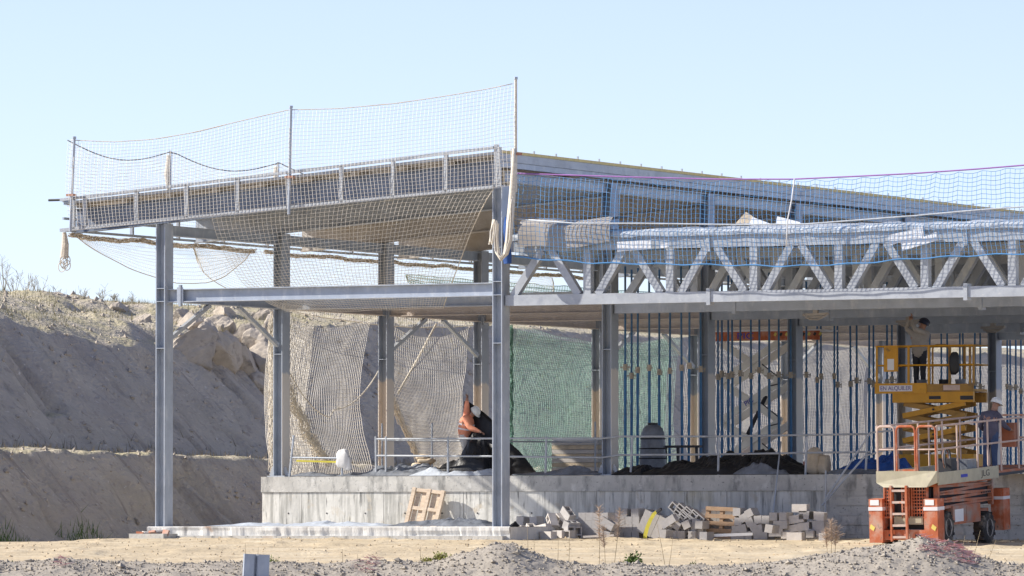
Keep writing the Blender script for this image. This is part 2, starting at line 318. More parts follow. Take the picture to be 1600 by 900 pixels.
def rock_mesh(seed, sub=4, cuts=11):
    rr = random.Random(seed); bm = bmesh.new(); bmesh.ops.create_icosphere(bm, subdivisions=sub, radius=1)
    pl = [(Vector((rr.gauss(0, 1), rr.gauss(0, 1), rr.gauss(0, .8))).normalized(), rr.uniform(.42, .74)) for _ in range(cuts)]
    for v in bm.verts:
        for n, d in pl:
            e = v.co.dot(n) - d
            if e > 0: v.co -= n * e
        k = float(fbm(v.co.x * 2.2 + seed, v.co.y * 2.2 + v.co.z * 1.9, seed, 4)); v.co *= 1 + .2 * k + .05 * float(fbm(v.co.x * 7 + seed, v.co.y * 7 + v.co.z * 6, seed + 4, 2))
    me = bpy.data.meshes.new('boulder'); bm.to_mesh(me); bm.free(); me.materials.append(ROCK); return me
rocks = [rock_mesh(s) for s in range(6)]
BOULD = [(292, 520, 1.0), (318, 528, .9), (345, 515, .75), (300, 545, 1.1), (335, 552, 1.3), (368, 560, 1.2), (385, 530, .9), (405, 548, 1.1), (412, 575, 1.2), (395, 590, 1.0), (190, 483, .8), (222, 500, .75), (160, 483, .6), (280, 498, .6), (425, 520, .9), (352, 495, .6), (415, 500, .7)]
for i, (px, py, s) in enumerate(BOULD):
    L = -20.6; best = None                       # the point of the hillside seen there
    for L in np.arange(-34, -17, .25):
        B = px2B(px, L); e = abs(zat(py, L, B) - hz(L, B))
        if best is None or e < best[0]: best = (e, L, B)
    _, L, B = best
    o = obj('boulder', rocks[i % 6], loc=W(L, B, hz(L, B) - .12 * s), rot=(random.uniform(-.4, .4), random.uniform(-.4, .4), random.uniform(0, 6)))
    s = s * (.62 if px < 270 else 1); o.scale = (s * 1.0, s * .95, s * .78)
    k_ = sorted(q[0] for q in BOULD if (q[0] > 270) == (px > 270)).index(px)
    tag(o, ('pale boulder on the broken slope crest, %s from the left' if px > 270 else 'low boulder on the grassy plateau left of the frame, %s from the left') % ORD[k_], 'boulder', 'boulders along the slope crest' if px > 270 else 'boulders on the left plateau')

# ------------------------------------------------------------------ steel building
ROWS = [0, 6.0, 11.7, 17.2, 24.5, 31.0, 37.4, 44.5]; LR = 9.58; POD = 1.57; SLABZ = .28
bld = bthing('steel_frame_building', 'unfinished galvanised steel frame building with sloping roof and lower truss deck', 'building', 0, 0, 0)
zr = lambda L: 8.705 + .0758 * L            # top of the roof sheet
def sloped(mb, L0, L1, B0, B1, t0, t1):      # prism following the roof slope, t = depth below zr
    vs = [(L, B, zr(L) - t) for L in (L0, L1) for B in (B0, B1) for t in (t1, t0)]
    return mb.add(vs, [(0, 1, 3, 2), (4, 6, 7, 5), (0, 4, 5, 1), (2, 3, 7, 6), (0, 2, 6, 4), (1, 5, 7, 3)])
CH, CBW = .27, .41
stiff = mesh_of('stiffener', MB().b2((-CH / 2 + .02, -CBW / 2, -.008), (CH / 2 - .02, CBW / 2, .008)), GALV)
basep = mesh_of('base_plate', MB().b2((-.26, -.3, 0), (.26, .3, .03)).bar((-.25, -.12, .03), (-.15, -.12, .26), .015, .1).bar((.25, -.12, .03), (.15, -.12, .26), .015, .1), GALVL)
colmesh = {}
def column(L, B, z0, z1, m, nst=3):
    key = (round(z1 - z0, 2), m.name)
    if key not in colmesh:
        colmesh[key] = mesh_of('column', MB().isec((0, 0, 0), (0, 0, z1 - z0), CH, CBW, .026, .016, (1, 0, 0)), m)
    c = obj('column', colmesh[key], parent=bld, loc=(L, B, z0))
    for zz in ([5.93, 6.26] + ([4.75] if nst > 2 else []) + ([7.1] if L > 1 and B == 0 else [])):
        if zz < z1: obj('stiffener', stiff, parent=c, loc=(0, 0, zz - z0 + .02))
    if z0 > 1: obj('base_plate', basep, parent=c, loc=(0, 0, .001))
    return c
for i, B in enumerate(ROWS):
    z0 = SLABZ if i == 0 else POD
    column(0, B, z0, zr(0) - .79, GALV if i == 0 else (STEEL_HALF if i == 1 else STEEL_SPRAY))
    if i < 7: column(LR, B, z0, (zr(LR) - .79) if i == 0 else 9.0, GALV if i == 0 else (STEEL_HALF if i < 4 else STEEL_SPRAY))
for B in (0, 6.0, 11.7): column(25.3, B, z0 if B else 0, 7.0, GALV)
endp = mesh_of('end_plate', MB().b2((-.011, -.14, -.24), (.011, .14, .24)).b2((-.03, -.10, -.20), (.03, -.07, -.17)).b2((-.03, -.10, .17), (.03, -.07, .20)).b2((-.03, -.10, -.03), (.03, -.07, .0)), GALVL)
for i, B in enumerate(ROWS):                  # rafters and floor-level beams, one of each per frame
    obj('rafter', sl := sloped(sloped(sloped(MB(), -2.6, 9.45, B - .1, B + .1, .16, .185), -2.6, 9.45, B - .1, B + .1, .755, .78), -2.6, 9.45, B - .008, B + .008, .18, .76), DARKST if i == 0 else (SOFFIT if i in (2, 3) else GALV), bld)
    m = GALV if i < 2 else SPRAY
    b = obj('floor_beam', MB().isec((CH / 2, B, 6.095), (LR - CH / 2, B, 6.095), .33, .24, .022, .014), m, bld)
    for x_ in (CH / 2 + .012, LR - CH / 2 - .012):
        ep = obj('end_plate', endp, parent=b, loc=(x_, B, 6.095))
    if i == 0: obj('splice_plate', MB().b2((.50, B - .15, 5.82), (.56, B - .06, 6.36)).b2((.44, B - .13, 5.9), (.62, B - .122, 6.3)), GALV, b)
for i in range(7):                            # side beams and knee braces on the left column line
    b0, b1 = ROWS[i] + .2, ROWS[i + 1] - .2
    obj('side_beam', MB().isec((0, b0, 6.095), (0, b1, 6.095), .30, .2), SPRAY if i else GALV, bld)
    obj('eave_beam', MB().isec((0, b0, 7.75), (0, b1, 7.75), .26, .18), GALV, bld)
    obj('edge_beam', MB().isec((LR, b0, 8.87), (LR, b1, 8.87), .27, .2), GALVL, bld)
    if i % 2 == 0:
        for s, a in ((1, b0 + .02), (-1, b1 - .02)):
            obj('knee_brace', MB().bar((0, a, 5.0), (0, a + s * 2.05, 5.94), .10, .10), GALVL if s > 0 else GALV, bld)
for k in range(9):                            # purlins
    L = -2.4 + k * 1.33
    obj('purlin', sloped(MB(), L, L + .09, -.34, 46, .06, .155), TIMBER, bld)
# ribbed roof sheet
P = []
bs = np.arange(-.38, 46.4, .1)
obj('roof_sheet', MB().quadgrid([[(L, b, zr(L) - (.0 if (int(round((b + .38) / .1)) % 4) < 2 else .045)) for b in bs] for L in (-2.75, 9.75)]), SHEET, bld)
obj('roof_underlay', sloped(MB(), -2.72, 9.7, -.36, 46.3, .05, .058), SOFFIT, bld)
obj('roof_fascia', sloped(MB(), -2.74, 9.74, -.405, -.385, -.02, .05), GALVL, bld)
obj('edge_foam', MB().b2((9.66, -.38, zr(9.7) - .02), (9.79, 46.3, zr(9.7) + .05)), FOAM, bld)
obj('edge_panel', MB().b2((9.70, -.36, zr(9.7) - .22), (9.77, 46.3, zr(9.7) - .022)), GALVL, bld)
obj('edge_channel', MB().b2((9.60, -.36, zr(9.7) - .36), (9.74, 46.3, zr(9.7) - .225)), GALV, bld)
clip = mesh_of('ridge_clip', MB().b2((-.018, -.018, 0), (.018, .018, .075)), GALV)
for k in range(38): obj('ridge_clip', clip, parent=bld, loc=(9.72, .3 + k * 1.2, zr(9.7) + .049))
# front edge railing
zt = lambda L: 8.79 + .0788 * L; zb = lambda L: 7.975 + .0635 * L
rail = obj('roof_railing', MB().bar((-2.8, -.46, zt(-2.8)), (9.62, -.46, zt(9.62)), .07, .07), GALVL, bld)
obj('bottom_rail', MB().bar((-2.8, -.46, zb(-2.8)), (9.62, -.46, zb(9.62)), .07, .08), GALVL, rail)
for px in (114, 132, 213, 291, 371, 451, 533, 614, 697, 780):
    L = px2L(px, -.46); obj('railing_post', MB().bar((L, -.46, zb(L)), (L, -.46, zt(L)), .07, .1, (1, 0, 0)), GALVL, rail)
obj('end_frame', MB().b2((9.62, -.46, 8.55), (9.72, -.36, 9.62)), GALVL, rail)
er = obj('eave_railing', MB().bar((-2.75, -.4, 8.55), (-2.75, 46, 8.55), .06, .07), GALV, bld)
for zz in (7.80, 8.1): obj('eave_rail', MB().bar((-2.75, -.4, zz), (-2.75, 46, zz), .05, .06), GALV, er)
for k in range(20): obj('eave_post', MB().b2((-2.79, .6 + k * 2.35, 7.8), (-2.71, .68 + k * 2.35, 8.55)), GALV, er)
obj('corner_stub', MB().tube([(-3.15, -.46, 8.57), (-2.75, -.46, 8.57)], .03), DARK, er)
# trusses and deck
V0, DV = 9.75, 2.235; TB0, TB1, TT0, TT1 = 5.68, 5.94, 7.0, 7.26
def truss(B, front):
    m = GALVL if front else GALV; w = .2; L0 = LR + .17; Le = V0 + 7 * DV
    t = obj('truss', MB().b2((L0, B - w / 2, TB0), (Le, B + w / 2, TB1)), m, bld)
    obj('top_chord', MB().b2((L0, B - w / 2, TT0), (Le, B + w / 2, TT1)), m, t)
    for k in range(0, 7):
        a = V0 + k * DV
        if k: obj('vertical', MB().b2((a - .1, B - .095, TB1), (a + .1, B + .095, TT0)), m, t)
        mid = a + DV / 2; x0 = a + (.12 if k == 0 else .21)
        for p, q in (((x0 + .08, TB1 - .02), (mid - .13, TT0 + .02)), ((mid + .13, TT0 + .02), (a + DV - .25, TB1 - .02))):
            obj('diagonal', MB().bar((p[0], B, p[1]), (q[0], B, q[1]), .18, .19, (0, 1, 0)) if False else MB().bar((p[0], B, p[1]), (q[0], B, q[1]), .178, .19), m, t)
    for px in (1110, 1512):
        L = px2L(px, B) if front else V0 + DV * (1.5 + 3 * (px > 1200))
        for za, zc in ((TB0 - .07, TB1 + .07), (TT0 - .1, TT1 + .12)):
            obj('splice_plate', MB().b2((L - .05, B - w / 2 - .03, za), (L + .05, B + w / 2 + .03, zc)), m, t)
for i, B in enumerate(ROWS[:6]): truss(B, i == 0)
obj('deck_sheet', MB().quadgrid([[(L, b, 7.285 + (.0 if j % 4 < 2 else .06)) for j, b in enumerate(np.arange(-.12, 31.3, .12))] for L in (LR + .1, 25.4)]), SHEET, bld)
obj('deck_edge', MB().b2((LR + .2, -.12, 7.265), (25.4, -.06, 7.42)), GALVL, bld)
def crumple(P, amp, f, seed):
    P = np.array(P, float); n = fbm(P[..., 0] * f + 3, P[..., 1] * f + P[..., 2] * f * .9, seed, 4); m_ = fbm(P[..., 0] * f * 1.3 + 50, P[..., 2] * f + P[..., 1] * f, seed + 9, 4)
    P[..., 2] += n * amp; P[..., 1] += m_ * amp * .7; return P
def blanket(name, prof, L0, L1, m, parent, amp, f, seed, step=.07, taper=True):
    """a sheet lying along L with cross profile [(B,z)...]"""
    Ls = np.arange(L0, L1 + .01, step); pr = np.array(prof, float)
    k = np.linspace(0, len(pr) - 1, 14); pb = np.interp(k, range(len(pr)), pr[:, 0]); pz = np.interp(k, range(len(pr)), pr[:, 1])
    P = np.zeros((len(Ls), 14, 3)); P[..., 0] = Ls[:, None]; P[..., 1] = pb; P[..., 2] = pz
    return obj(name, MB().quadgrid(crumple(P, amp, f, seed).tolist()), m, parent, smooth=True)
LD = px2L(800, -.1)
wrap = tag(blanket('plastic_wrap', [(-.16, 7.29), (-.165, 7.38), (-.12, 7.45), (.1, 7.50), (.6, 7.52), (.9, 7.4)], LR + .35, 25.2, LIGHTP, None, .05, 2.6, 61), 'crumpled pale plastic sheeting wrapped over the edge of the truss deck', 'plastic sheet')
wrap.location = W(0, 0); wrap.rotation_euler = (0, 0, -TH)
# ------------------------------------------------------------------ podium and slab
PB = 5.42; PL0 = px2L(408, PB); PL1 = 30.0
pod = bthing('concrete_podium', 'long raised concrete podium wall under the inner columns', 'podium', 0, 0, 0)
obj('core', MB().b2((PL0 + .05, PB + .06, -.5), (PL1, 50, POD - .02)), CONC2, pod)
obj('top_band', MB().b2((PL0, PB, 1.17), (PL1, PB + .5, POD)), CONC2, pod)
obj('side_band', MB().b2((PL0, PB + .5, 1.17), (PL0 + .45, 50, POD)), CONC2, pod)
a = PL0 + .02; k = 0; rr = random.Random(4)
while a < px2L(1290, PB):                     # cast panels between formwork joints
    w = rr.uniform(1.15, 1.3) * (2 if k % 3 else 1); b_ = min(a + w, px2L(1290, PB))
    obj('wall_panel', MB().b2((a, PB + .03 + rr.uniform(0, .012), -.5), (b_ - .012, PB + .3, 1.165)), CONC, pod); a = b_; k += 1
z = -.4
while z < 1.1:                                # board-marked courses at the right
    obj('board_course', MB().b2((px2L(1290, PB) + rr.uniform(0, .5), PB + rr.uniform(.01, .05), z), (PL1, PB + .3, z + .232)), CONC2, pod); z += .24
tieh = mesh_of('tie_hole', MB().tube([(0, -.004, 0), (0, .03, 0)], .022, 8), DARK)
for px in (450, 510, 570, 632, 690, 745, 830, 880, 940, 1000, 1060, 1120, 1180): obj('tie_hole', tieh, parent=pod, loc=(px2L(px, PB), PB + .028, .62))
S0, S1 = px2L(232, -.5), px2L(797, -.5)
sl = bthing('concrete_slab', 'low white-edged concrete slab carrying the two front columns', 'slab', 0, 0, 0)
P = []
for L in np.arange(S0, S1 + .01, .06):
    j = .02 * float(fbm(L * 6, 1, 71, 3)); e = .025 * float(fbm(L * 1.2, 4, 72, 3))
    P.append([(L, 5.4, SLABZ), (L, -.5 + j, SLABZ), (L, -.56 + j, SLABZ - .02), (L, -.55 + j * 1.8 + e, SLABZ - .10), (L, -.53 + j * 2 - e, SLABZ - .2), (L, -.5, -.3)])
obj('slab_body', MB().quadgrid(P).b2((S0 - .01, -.5, -.3), (S0 + .02, 5.4, SLABZ - .01)).b2((S1 - .02, -.5, -.3), (S1 + .01, 5.4, SLABZ - .01)), SLABM, sl)
obj('slab_apron', MB().b2((S0 + .3, -.72, -.3), (S1 - .1, -.45, .05)), CONC2, sl)
fb = bthing('footing_block', 'low rough concrete footing block at the left end of the slab', 'concrete block', px2L(240, -1.0), -1.0, 0)
obj('block_body', MB().box((0, 0, -.08), (1.0, .7, .36)), CONC2, fb)
for k in range(7): obj('rubble_piece', MB().box((-.3 + .12 * k, -.1 + .08 * (k % 3), .12), (.2, .15, .05), Euler((.2 * k, .1, k)).to_matrix()), BLOCKL if k % 3 else ORANGED, fb)
def sheet(name, label, cat, pts, base, hgt, m, seed, f=2.0, group=None, n=(60, 22)):
    """crumpled cloth heap: outline rows in L x B with a height profile"""
    L0, L1, B0, B1 = pts
    u = np.linspace(0, 1, n[0])[:, None]; v = np.linspace(0, 1, n[1])[None, :]
    L = L0 + (L1 - L0) * u + 0 * v; B = B0 + (B1 - B0) * v + 0 * u
    edge = np.clip(np.minimum(np.minimum(u, 1 - u) * 9, np.minimum(v, 1 - v) * 3.2), 0, 1)
    prof = np.interp(u[:, 0], np.linspace(0, 1, len(hgt)), hgt)[:, None]
    Z = base + .012 + edge ** .7 * prof * (.45 + .75 * vnoise(L * f, B * f * 1.4, seed)) + edge * prof * .35 * fbm(L * f * 2.5, B * f * 2.5, seed + 3, 3)
    Z = np.maximum(Z, base + .006); L = L + .07 * fbm(L * 3, B * 3, seed + 5, 3)
    o = tag(obj(name, MB().quadgrid(np.stack([L, B, Z], -1).tolist()), m, smooth=False), label, cat, group)
    o.location = W(0, 0); o.rotation_euler = (0, 0, -TH); return o
def PX(px, B): return px2L(px, B)
sheet('plastic_sheet', 'thin pale plastic sheet lying along the left of the slab top', 'plastic sheet', (PX(330, -.2), PX(610, -.2), -.45, .5), SLABZ, [.03, .09, .05, .12, .1, .05], LIGHTP, 80, 3)
sheet('dark_tarp', 'dark grey tarp folded on the slab beside the corner column', 'tarp', (PX(612, -.1), PX(768, -.1), -.4, .6), SLABZ, [.05, .12, .16, .2, .2, .1], GREYP, 81, 3)
sheet('dark_tarp', 'dark sheet bunched just right of the corner column foot', 'tarp', (PX(797, 3.4), PX(820, 3.4), 2.9, 3.9), 0.0, [.35, .5, .3], BLACKP, 82, 3)
sheet('dark_tarp', 'dark folded tarp at the left end of the podium edge', 'tarp', (PX(458, 5.6), PX(520, 5.6), 5.5, 6.3), POD, [.1, .12, .05], GREYP, 83, 3)
sheet('grey_tarp', 'crumpled grey plastic on the podium below the sacks', 'tarp', (PX(528, 5.6), PX(690, 5.6), 5.48, 6.4), POD, [.06, .10, .28, .24, .3, .1], GREYP, 84, 3)
sheet('pale_sheet', 'shiny pale plastic sheet on the podium in front of the worker', 'plastic sheet', (PX(640, 5.5), PX(780, 5.5), 5.46, 6.0), POD, [.05, .28, .1, .18, .16, .1], LIGHTP, 85, 3)
sheet('grey_tarp', 'grey tarp on the podium left of the second right column', 'tarp', (PX(800, 5.6), PX(936, 5.6), 5.5, 6.2), POD, [.1, .08, .1, .22, .2, .12], GREYP, 86, 3)
sheet('black_tarp', 'long black tarp heap on the podium behind the guardrail', 'tarp', (PX(1003, 5.8), PX(1255, 5.8), 5.55, 7.4), POD, [.25, .35, .40, .58, .52, .62, .4, .2], BLACKP, 87, 2.2, n=(110, 26))
sheet('grey_tarp', 'grey sheet spilling from the front of the black tarp heap', 'tarp', (PX(1150, 5.6), PX(1235, 5.6), 5.46, 5.9), POD, [.1, .26, .22, .1], GREYP, 88, 3)
sheet('dark_tarp', 'dark sheet crumpled on the podium between the tank and the column', 'tarp', (PX(958, 5.6), PX(1004, 5.6), 5.5, 6.6), POD, [.12, .3, .25], BLACKP, 94, 3)
sheet('grey_tarp', 'dusty grey sheet lying at the right end of the podium edge', 'tarp', (PX(1290, 5.6), PX(1372, 5.6), 5.48, 6.0), POD, [.06, .14, .1, .16], GREYP, 95, 3)
sheet('blue_tarp', 'crumpled bright blue tarp on the podium behind the stair rails', 'tarp', (PX(1308, 6), PX(1400, 6), 5.8, 7.2), POD, [.2, .42, .38, .5, .4], BLUEP, 89, 3)
def lump(mb, c_, d_, seed, n=14):
    P_ = []
    for i in range(n + 1):
        row = []
        for j in range(n * 2 + 1):
            a_ = math.pi * i / n; b_ = 2 * math.pi * (j % (n * 2)) / (n * 2)
            sg = lambda t: math.copysign(abs(t) ** .6, t)
            x_, y_, z_ = sg(math.sin(a_)) * sg(math.cos(b_)), sg(math.sin(a_)) * sg(math.sin(b_)), sg(math.cos(a_))
            k_ = 1 + .22 * float(fbm(x_ * 1.6 + seed, y_ * 1.6 + z_ * 1.9, seed, 3))
            row.append((c_[0] + x_ * d_[0] / 2 * k_, c_[1] + y_ * d_[1] / 2 * k_, c_[2] + z_ * d_[2] / 2 * k_))
        P_.append(row)
    return mb.quadgrid(P_)
def sacks(label, L, B, lst, m=SACK):
    t = bthing('sack_pile', label, 'sacks', L, B, POD)
    for i, (x_, y_, z_, w_, d_, h_) in enumerate(lst): obj('sack', lump(MB(), (x_, y_, z_ + h_ / 2), (w_, d_, h_), 170 + i), m, t, smooth=True)
sacks('pile of flat beige sacks on the podium left of the worker', PX(660, 6.6), 6.6, [(-.2, 0, 0, .55, .4, .16), (.15, .05, .1, .55, .4, .15), (-.05, .02, .22, .5, .38, .14), (.12, 0, .33, .42, .35, .14), (.02, 0, .44, .34, .3, .13)])
sacks('tall beige bags slumped beside the third right column', PX(1277, 6.2), 6.2, [(-.1, 0, 0, .36, .4, .66), (.16, .05, 0, .3, .36, .5)])
# ------------------------------------------------------------------ nets
def strands(P, r, both=True):
    """triangular cords along the rows and columns of a point grid P (n,m,3)"""
    V, Fc = [], []; o = 0
    for G in ((P, P.transpose(1, 0, 2)) if both else (P,)):
        n, m = G.shape[:2]
        T = np.gradient(G, axis=1); T /= np.linalg.norm(T, axis=2, keepdims=True) + 1e-9
        A = np.cross(T, np.array([E1[0] * .3 - E2[0], E1[1] * .3 - E2[1], .05])); A /= np.linalg.norm(A, axis=2, keepdims=True) + 1e-9
        C = np.cross(T, A)
        R = [G + r * (A * math.cos(q) + C * math.sin(q)) for q in (0, 2.094, 4.189)]
        V.append(np.stack(R, 2).reshape(-1, 3))
        i, j, k = np.meshgrid(np.arange(n), np.arange(m - 1), np.arange(3), indexing='ij'); k2 = (k + 1) % 3
        b_ = o + (i * m + j) * 3
        Fc.append(np.stack([b_ + k, b_ + k2, b_ + 3 + k2, b_ + 3 + k], -1).reshape(-1, 4)); o += n * m * 3
    return np.concatenate(V), np.concatenate(Fc)
def net(name, label, P, r, m, group=None, cat='net'):
    V, Fc = strands(np.asarray(P, float), r); me = np_mesh(name, V, Fc, m, False)
    return tag(obj(name, me), label, cat, group)
def toW(L, B, Z): return np.stack([X0 + L * E1[0] + B * E2[0], Y0 + L * E1[1] + B * E2[1], Z], -1)
def tab(T, B):                                # photo table (px,py) in the plane B -> (L,z) arrays
    L = np.array([px2L(p, B) for p, _ in T]); return L, np.array([zat(q, l, B) for (_, q), l in zip(T, L)])
MESH = .105
def gathered(path, rad, nc, seed, r=.011):
    rr_ = random.Random(seed); mb = MB(); path = [Vector(p) for p in path]; n = len(path)
    for k in range(nc):
        ph = [rr_.uniform(0, 6.28) for _ in range(4)]; pts = []
        for i, p in enumerate(path):
            R = rad[min(i, len(rad) - 1)] if isinstance(rad, (list, tuple)) else rad
            a_ = ph[0] + .5 * math.sin(i * .9 + ph[1]) * 2; q = R * (.35 + .65 * abs(math.sin(i * .37 + ph[2])))
            pts.append(p + Vector((math.cos(a_) * q, math.sin(a_) * q * .7, math.sin(a_ * 1.7 + ph[3]) * q)))
        mb.tube(pts, r, 4)
    return mb
# front edge net with its three posts
Tl, Tz = tab([(112, 219), (180, 222), (240, 218), (300, 208), (370, 191), (452, 172), (530, 170), (620, 162), (700, 150), (760, 140), (808, 130)], -.5)
Ls = np.arange(Tl[0], Tl[-1], MESH); zt_ = np.interp(Ls, Tl, Tz); zbm = np.array([zb(l) - .03 for l in Ls])
nv = 27; v = np.linspace(0, 1, nv)[None, :]
Lg = Ls[:, None] + 0 * v; Zg = zt_[:, None] * (1 - v) + zbm[:, None] * v
Bg = -.56 - .10 * np.sin(v * math.pi) * (1 + .6 * fbm(Lg * .5, Zg * .7, 91, 2)); Lg = Lg + .05 * fbm(Lg * .7, Zg * 1.2, 92, 3); Zg = Zg + .03 * fbm(Lg * 1.1, Zg * 1.1, 93, 3)
net('safety_net', 'cream safety net rising above the sloping front roof edge', toW(Lg, Bg, Zg), .0048, NETC)
for px, y0, y1, lab in ((115, 217, 362, 'tilted net post at the low left roof corner'), (454, 169, 335, 'net post halfway along the front roof edge'), (806, 124, 300, 'tall net post at the high roof corner above the corner column')):
    L = px2L(px, -.6); Lb = px2L(px - (6 if px < 200 else (3 if px < 500 else 0)), -.6)
    p = bthing('net_post', lab, 'post', Lb, -.6, zat(y1, Lb, -.6)); q = (L - Lb, 0, zat(y0, L, -.6) - zat(y1, Lb, -.6))
    obj('pole', MB().tube([(0, 0, 0), q], .036, 8), ROPEC if px > 800 else GALV, p); obj('cap', MB().tube([q, (q[0], 0, q[2] + .06)], .05, 8), GALV, p)
    obj('clamp', MB().b2((-.1, -.05, .9), (.12, .1, .96)), ORANGED, p)
def cord(name, label, pts, r, m, n=6, cat='rope', group=None):
    return tag(obj(name, MB().tube([W(*p) for p in pts], r, n), m, smooth=True), label, cat, group)
cord('net_rope', 'thin cream border rope along the top of the front net', [(l, -.57, z_) for l, z_ in zip(Ls[::3], zt_[::3])], .011, ROPET)
# left eave: upright net
ebs = np.arange(-.2, 36, MESH); posts = [-.2, 5.0, 10.7, 16.5, 22.5, 28.5, 36]
zt2 = np.array([10.1 - .36 * math.sin(math.pi * min(1, max(0, (b - posts[i]) / (posts[i + 1] - posts[i])))) ** 1 for b in ebs for i in [max(k for k in range(6) if posts[k] <= b + 1e-6)]])
v = np.linspace(0, 1, 20)[None, :]; Bg = ebs[:, None] + 0 * v; Zg = zt2[:, None] * (1 - v) + 8.1 * v; Lg = -2.74 - .05 * np.sin(v * 3.14) + .03 * fbm(Bg, Zg, 95, 3)
net('safety_net', 'upright net along the low left eave seen beyond the roof', toW(Lg, Bg, Zg), .0042, NETC)
cord('net_rope', 'dark sagging rope along the top of the left eave net', [(-2.75, b, z_) for b, z_ in zip(ebs[::4], zt2[::4])], .014, ROPED)
for b, w_ in zip(posts[1:4], ('second', 'third', 'fourth')):
    p = bthing('net_post', 'short net post on the left eave, %s from the roof corner' % w_, 'post', -2.8, b, 7.8); obj('pole', MB().tube([(0, 0, 0), (0, 0, 2.32)], .038, 8), GALV, p); obj('net_bunch', MB().tube([(-.03, -.05, 1.2), (-.07, -.06, 1.7), (-.02, -.04, 2.2)], [.02, .07, .05], 7), ROPEC, p)
# left eave: hanging swags
def swag(label, b0, b1, ztop, drop, r, seed, pw=1.0, m=NETC, inn=.5):
    bs_ = np.arange(b0, b1, MESH); u = (bs_ - b0) / (b1 - b0); dp = drop * (np.sin(math.pi * u) ** pw) + .06
    v = np.linspace(0, 1, max(5, int(drop / .09)))[None, :]
    Bg = bs_[:, None] + .0 * v; Zg = ztop - dp[:, None] * v + .04 * fbm(Bg * .9, v * 3, seed, 3); Lg = -2.8 + inn * np.sin(v * 1.57) * dp[:, None] + .06 * fbm(Bg * .6, Zg, seed + 1, 3)
    P_ = toW(Lg, Bg, Zg); net('safety_net', label, P_, r, m)
    return [(float(Lg[i, -1]), float(Bg[i, -1]), float(Zg[i, -1])) for i in range(0, len(bs_), 3)]
e_ = swag('slack cream net sagging like a hammock under the low roof corner', .3, 9.2, 7.72, 1.05, .0045, 101, .8); cord('net_rope', 'edge cord of the slack net under the low roof corner', e_, .012, ROPEC)
e_ = swag('cream net hanging in a long curtain under the far left eave', 6.2, 27, 7.66, 1.75, .0045, 103, .35, inn=.25); cord('net_rope', 'lower edge cord of the curtain net under the far left eave', e_, .012, ROPEC)
def bundle(label, b0, b1, z_, r, seed, m=ROPET):
    pts = [(-2.80 + .02 * math.sin(b * 2), b, z_ - .05 * abs(math.sin((b - b0) * .9)) + .012 * math.sin(b * 4 + seed)) for b in np.arange(b0, b1, .12)]
    o = tag(obj('net_bundle', gathered([W(*p) for p in pts], r, 16, seed), m), label, 'net bundle')
bundle('tan gathered net bundle tied under the left eave near the corner', 0, 9.5, 7.70, .06, 1); bundle('tan gathered net bundle tied along the far left eave', 10, 30, 7.68, .055, 2)
tail = tag(obj('net_tail', MB().tube([W(-2.75, -.35, 7.75), W(-2.72, -.35, 7.45), W(-2.75, -.35, 7.1)], [.05, .09, .11], 8), ROPET), 'knotted net tail hanging from the low roof corner', 'net bundle')
for k in range(6):
    c0 = W(-2.75 + .07 * math.sin(k * 2.1), -.37, 7.12 - .04 * k); obj('cord_loop', MB().tube([(.09 * math.cos(t) + .02 * k % .05, .03 * math.sin(t + k), .13 * math.sin(t) - .05) for t in np.linspace(0, 6.28, 14)], .012, 5), ROPEC, tail, loc=c0)
# net drawn inwards from the front edge to the second frame
n_, m_ = 62, 40; u = np.linspace(0, 1, n_)[:, None]; v = np.linspace(0, 1, m_)[None, :]
Lt0, Lt1 = px2L(330, -.45), px2L(772, -.45); Lb0, Lb1 = px2L(448, 5.2), px2L(690, 5.2)
Lg = (Lt0 + (Lt1 - Lt0) * u) * (1 - v) + (Lb0 + (Lb1 - Lb0) * u) * v; Bg = -.42 + 5.7 * v ** 1.25
zt3 = zb(Lt0 + (Lt1 - Lt0) * u); Zg = zt3 * (1 - v) + 5.85 * v - .45 * np.sin(v * math.pi) * (1 - .3 * u) + .05 * fbm(Lg * .8, v * 4, 111, 3)
net('safety_net', 'cream net drawn from the front roof edge back to the second frame', toW(Lg, Bg, Zg), .0048, NETC)
cord('net_rope', 'taut cream rope slanting along the right edge of the inner net', [(float(Lg[-1, j]), float(Bg[-1, j]), float(Zg[-1, j])) for j in range(0, m_, 3)], .014, ROPEC)
# curtain nets on the left column line
def curtain(label, b0, b1, z0, z1, r, m, seed, mesh=MESH, left=None, bulge=.30, dl=-.30):
    bs_ = np.arange(b0, b1, mesh); nz = int((z1 - z0) / mesh); v = np.linspace(0, 1, nz)[None, :]
    if left: lo = np.interp(v[0], left[0], left[1])[None, :]; Bg = (lo + (b1 - lo) * np.linspace(0, 1, len(bs_))[:, None])
    else: Bg = bs_[:, None] + 0 * v
    sagz = .26 * np.sin(np.pi * np.linspace(0, 1, len(bs_)))[:, None] + .03 * np.abs(np.sin(bs_ * 1.1 + seed))[:, None]
    Zg = z1 + (z0 - z1) * v - sagz * (1 - v) * 1.3 + .03 * fbm(Bg * .7, v * 4, seed, 3); Lg = dl - bulge * np.sin(v * 3.14) * (1 + .8 * fbm(Bg * .35, v * 2, seed + 1, 2)) + .05 * np.sin(Bg * 1.9 + 3 * v + seed) * (.2 + v)
    Bg = Bg + .16 * fbm(Bg * .8, v * 3.5, seed + 2, 3); Zg = Zg + .10 * fbm(Bg * .5, v * 2.5, seed + 7, 2) * np.sin(v * 3.1)
    net('safety_net', label, toW(Lg, Bg, Zg), r, m); return Lg, Bg, Zg
curtain('cream curtain net between the first and second inner left columns', 6.35, 11.6, 1.62, 5.92, .0066, NETC, 121)
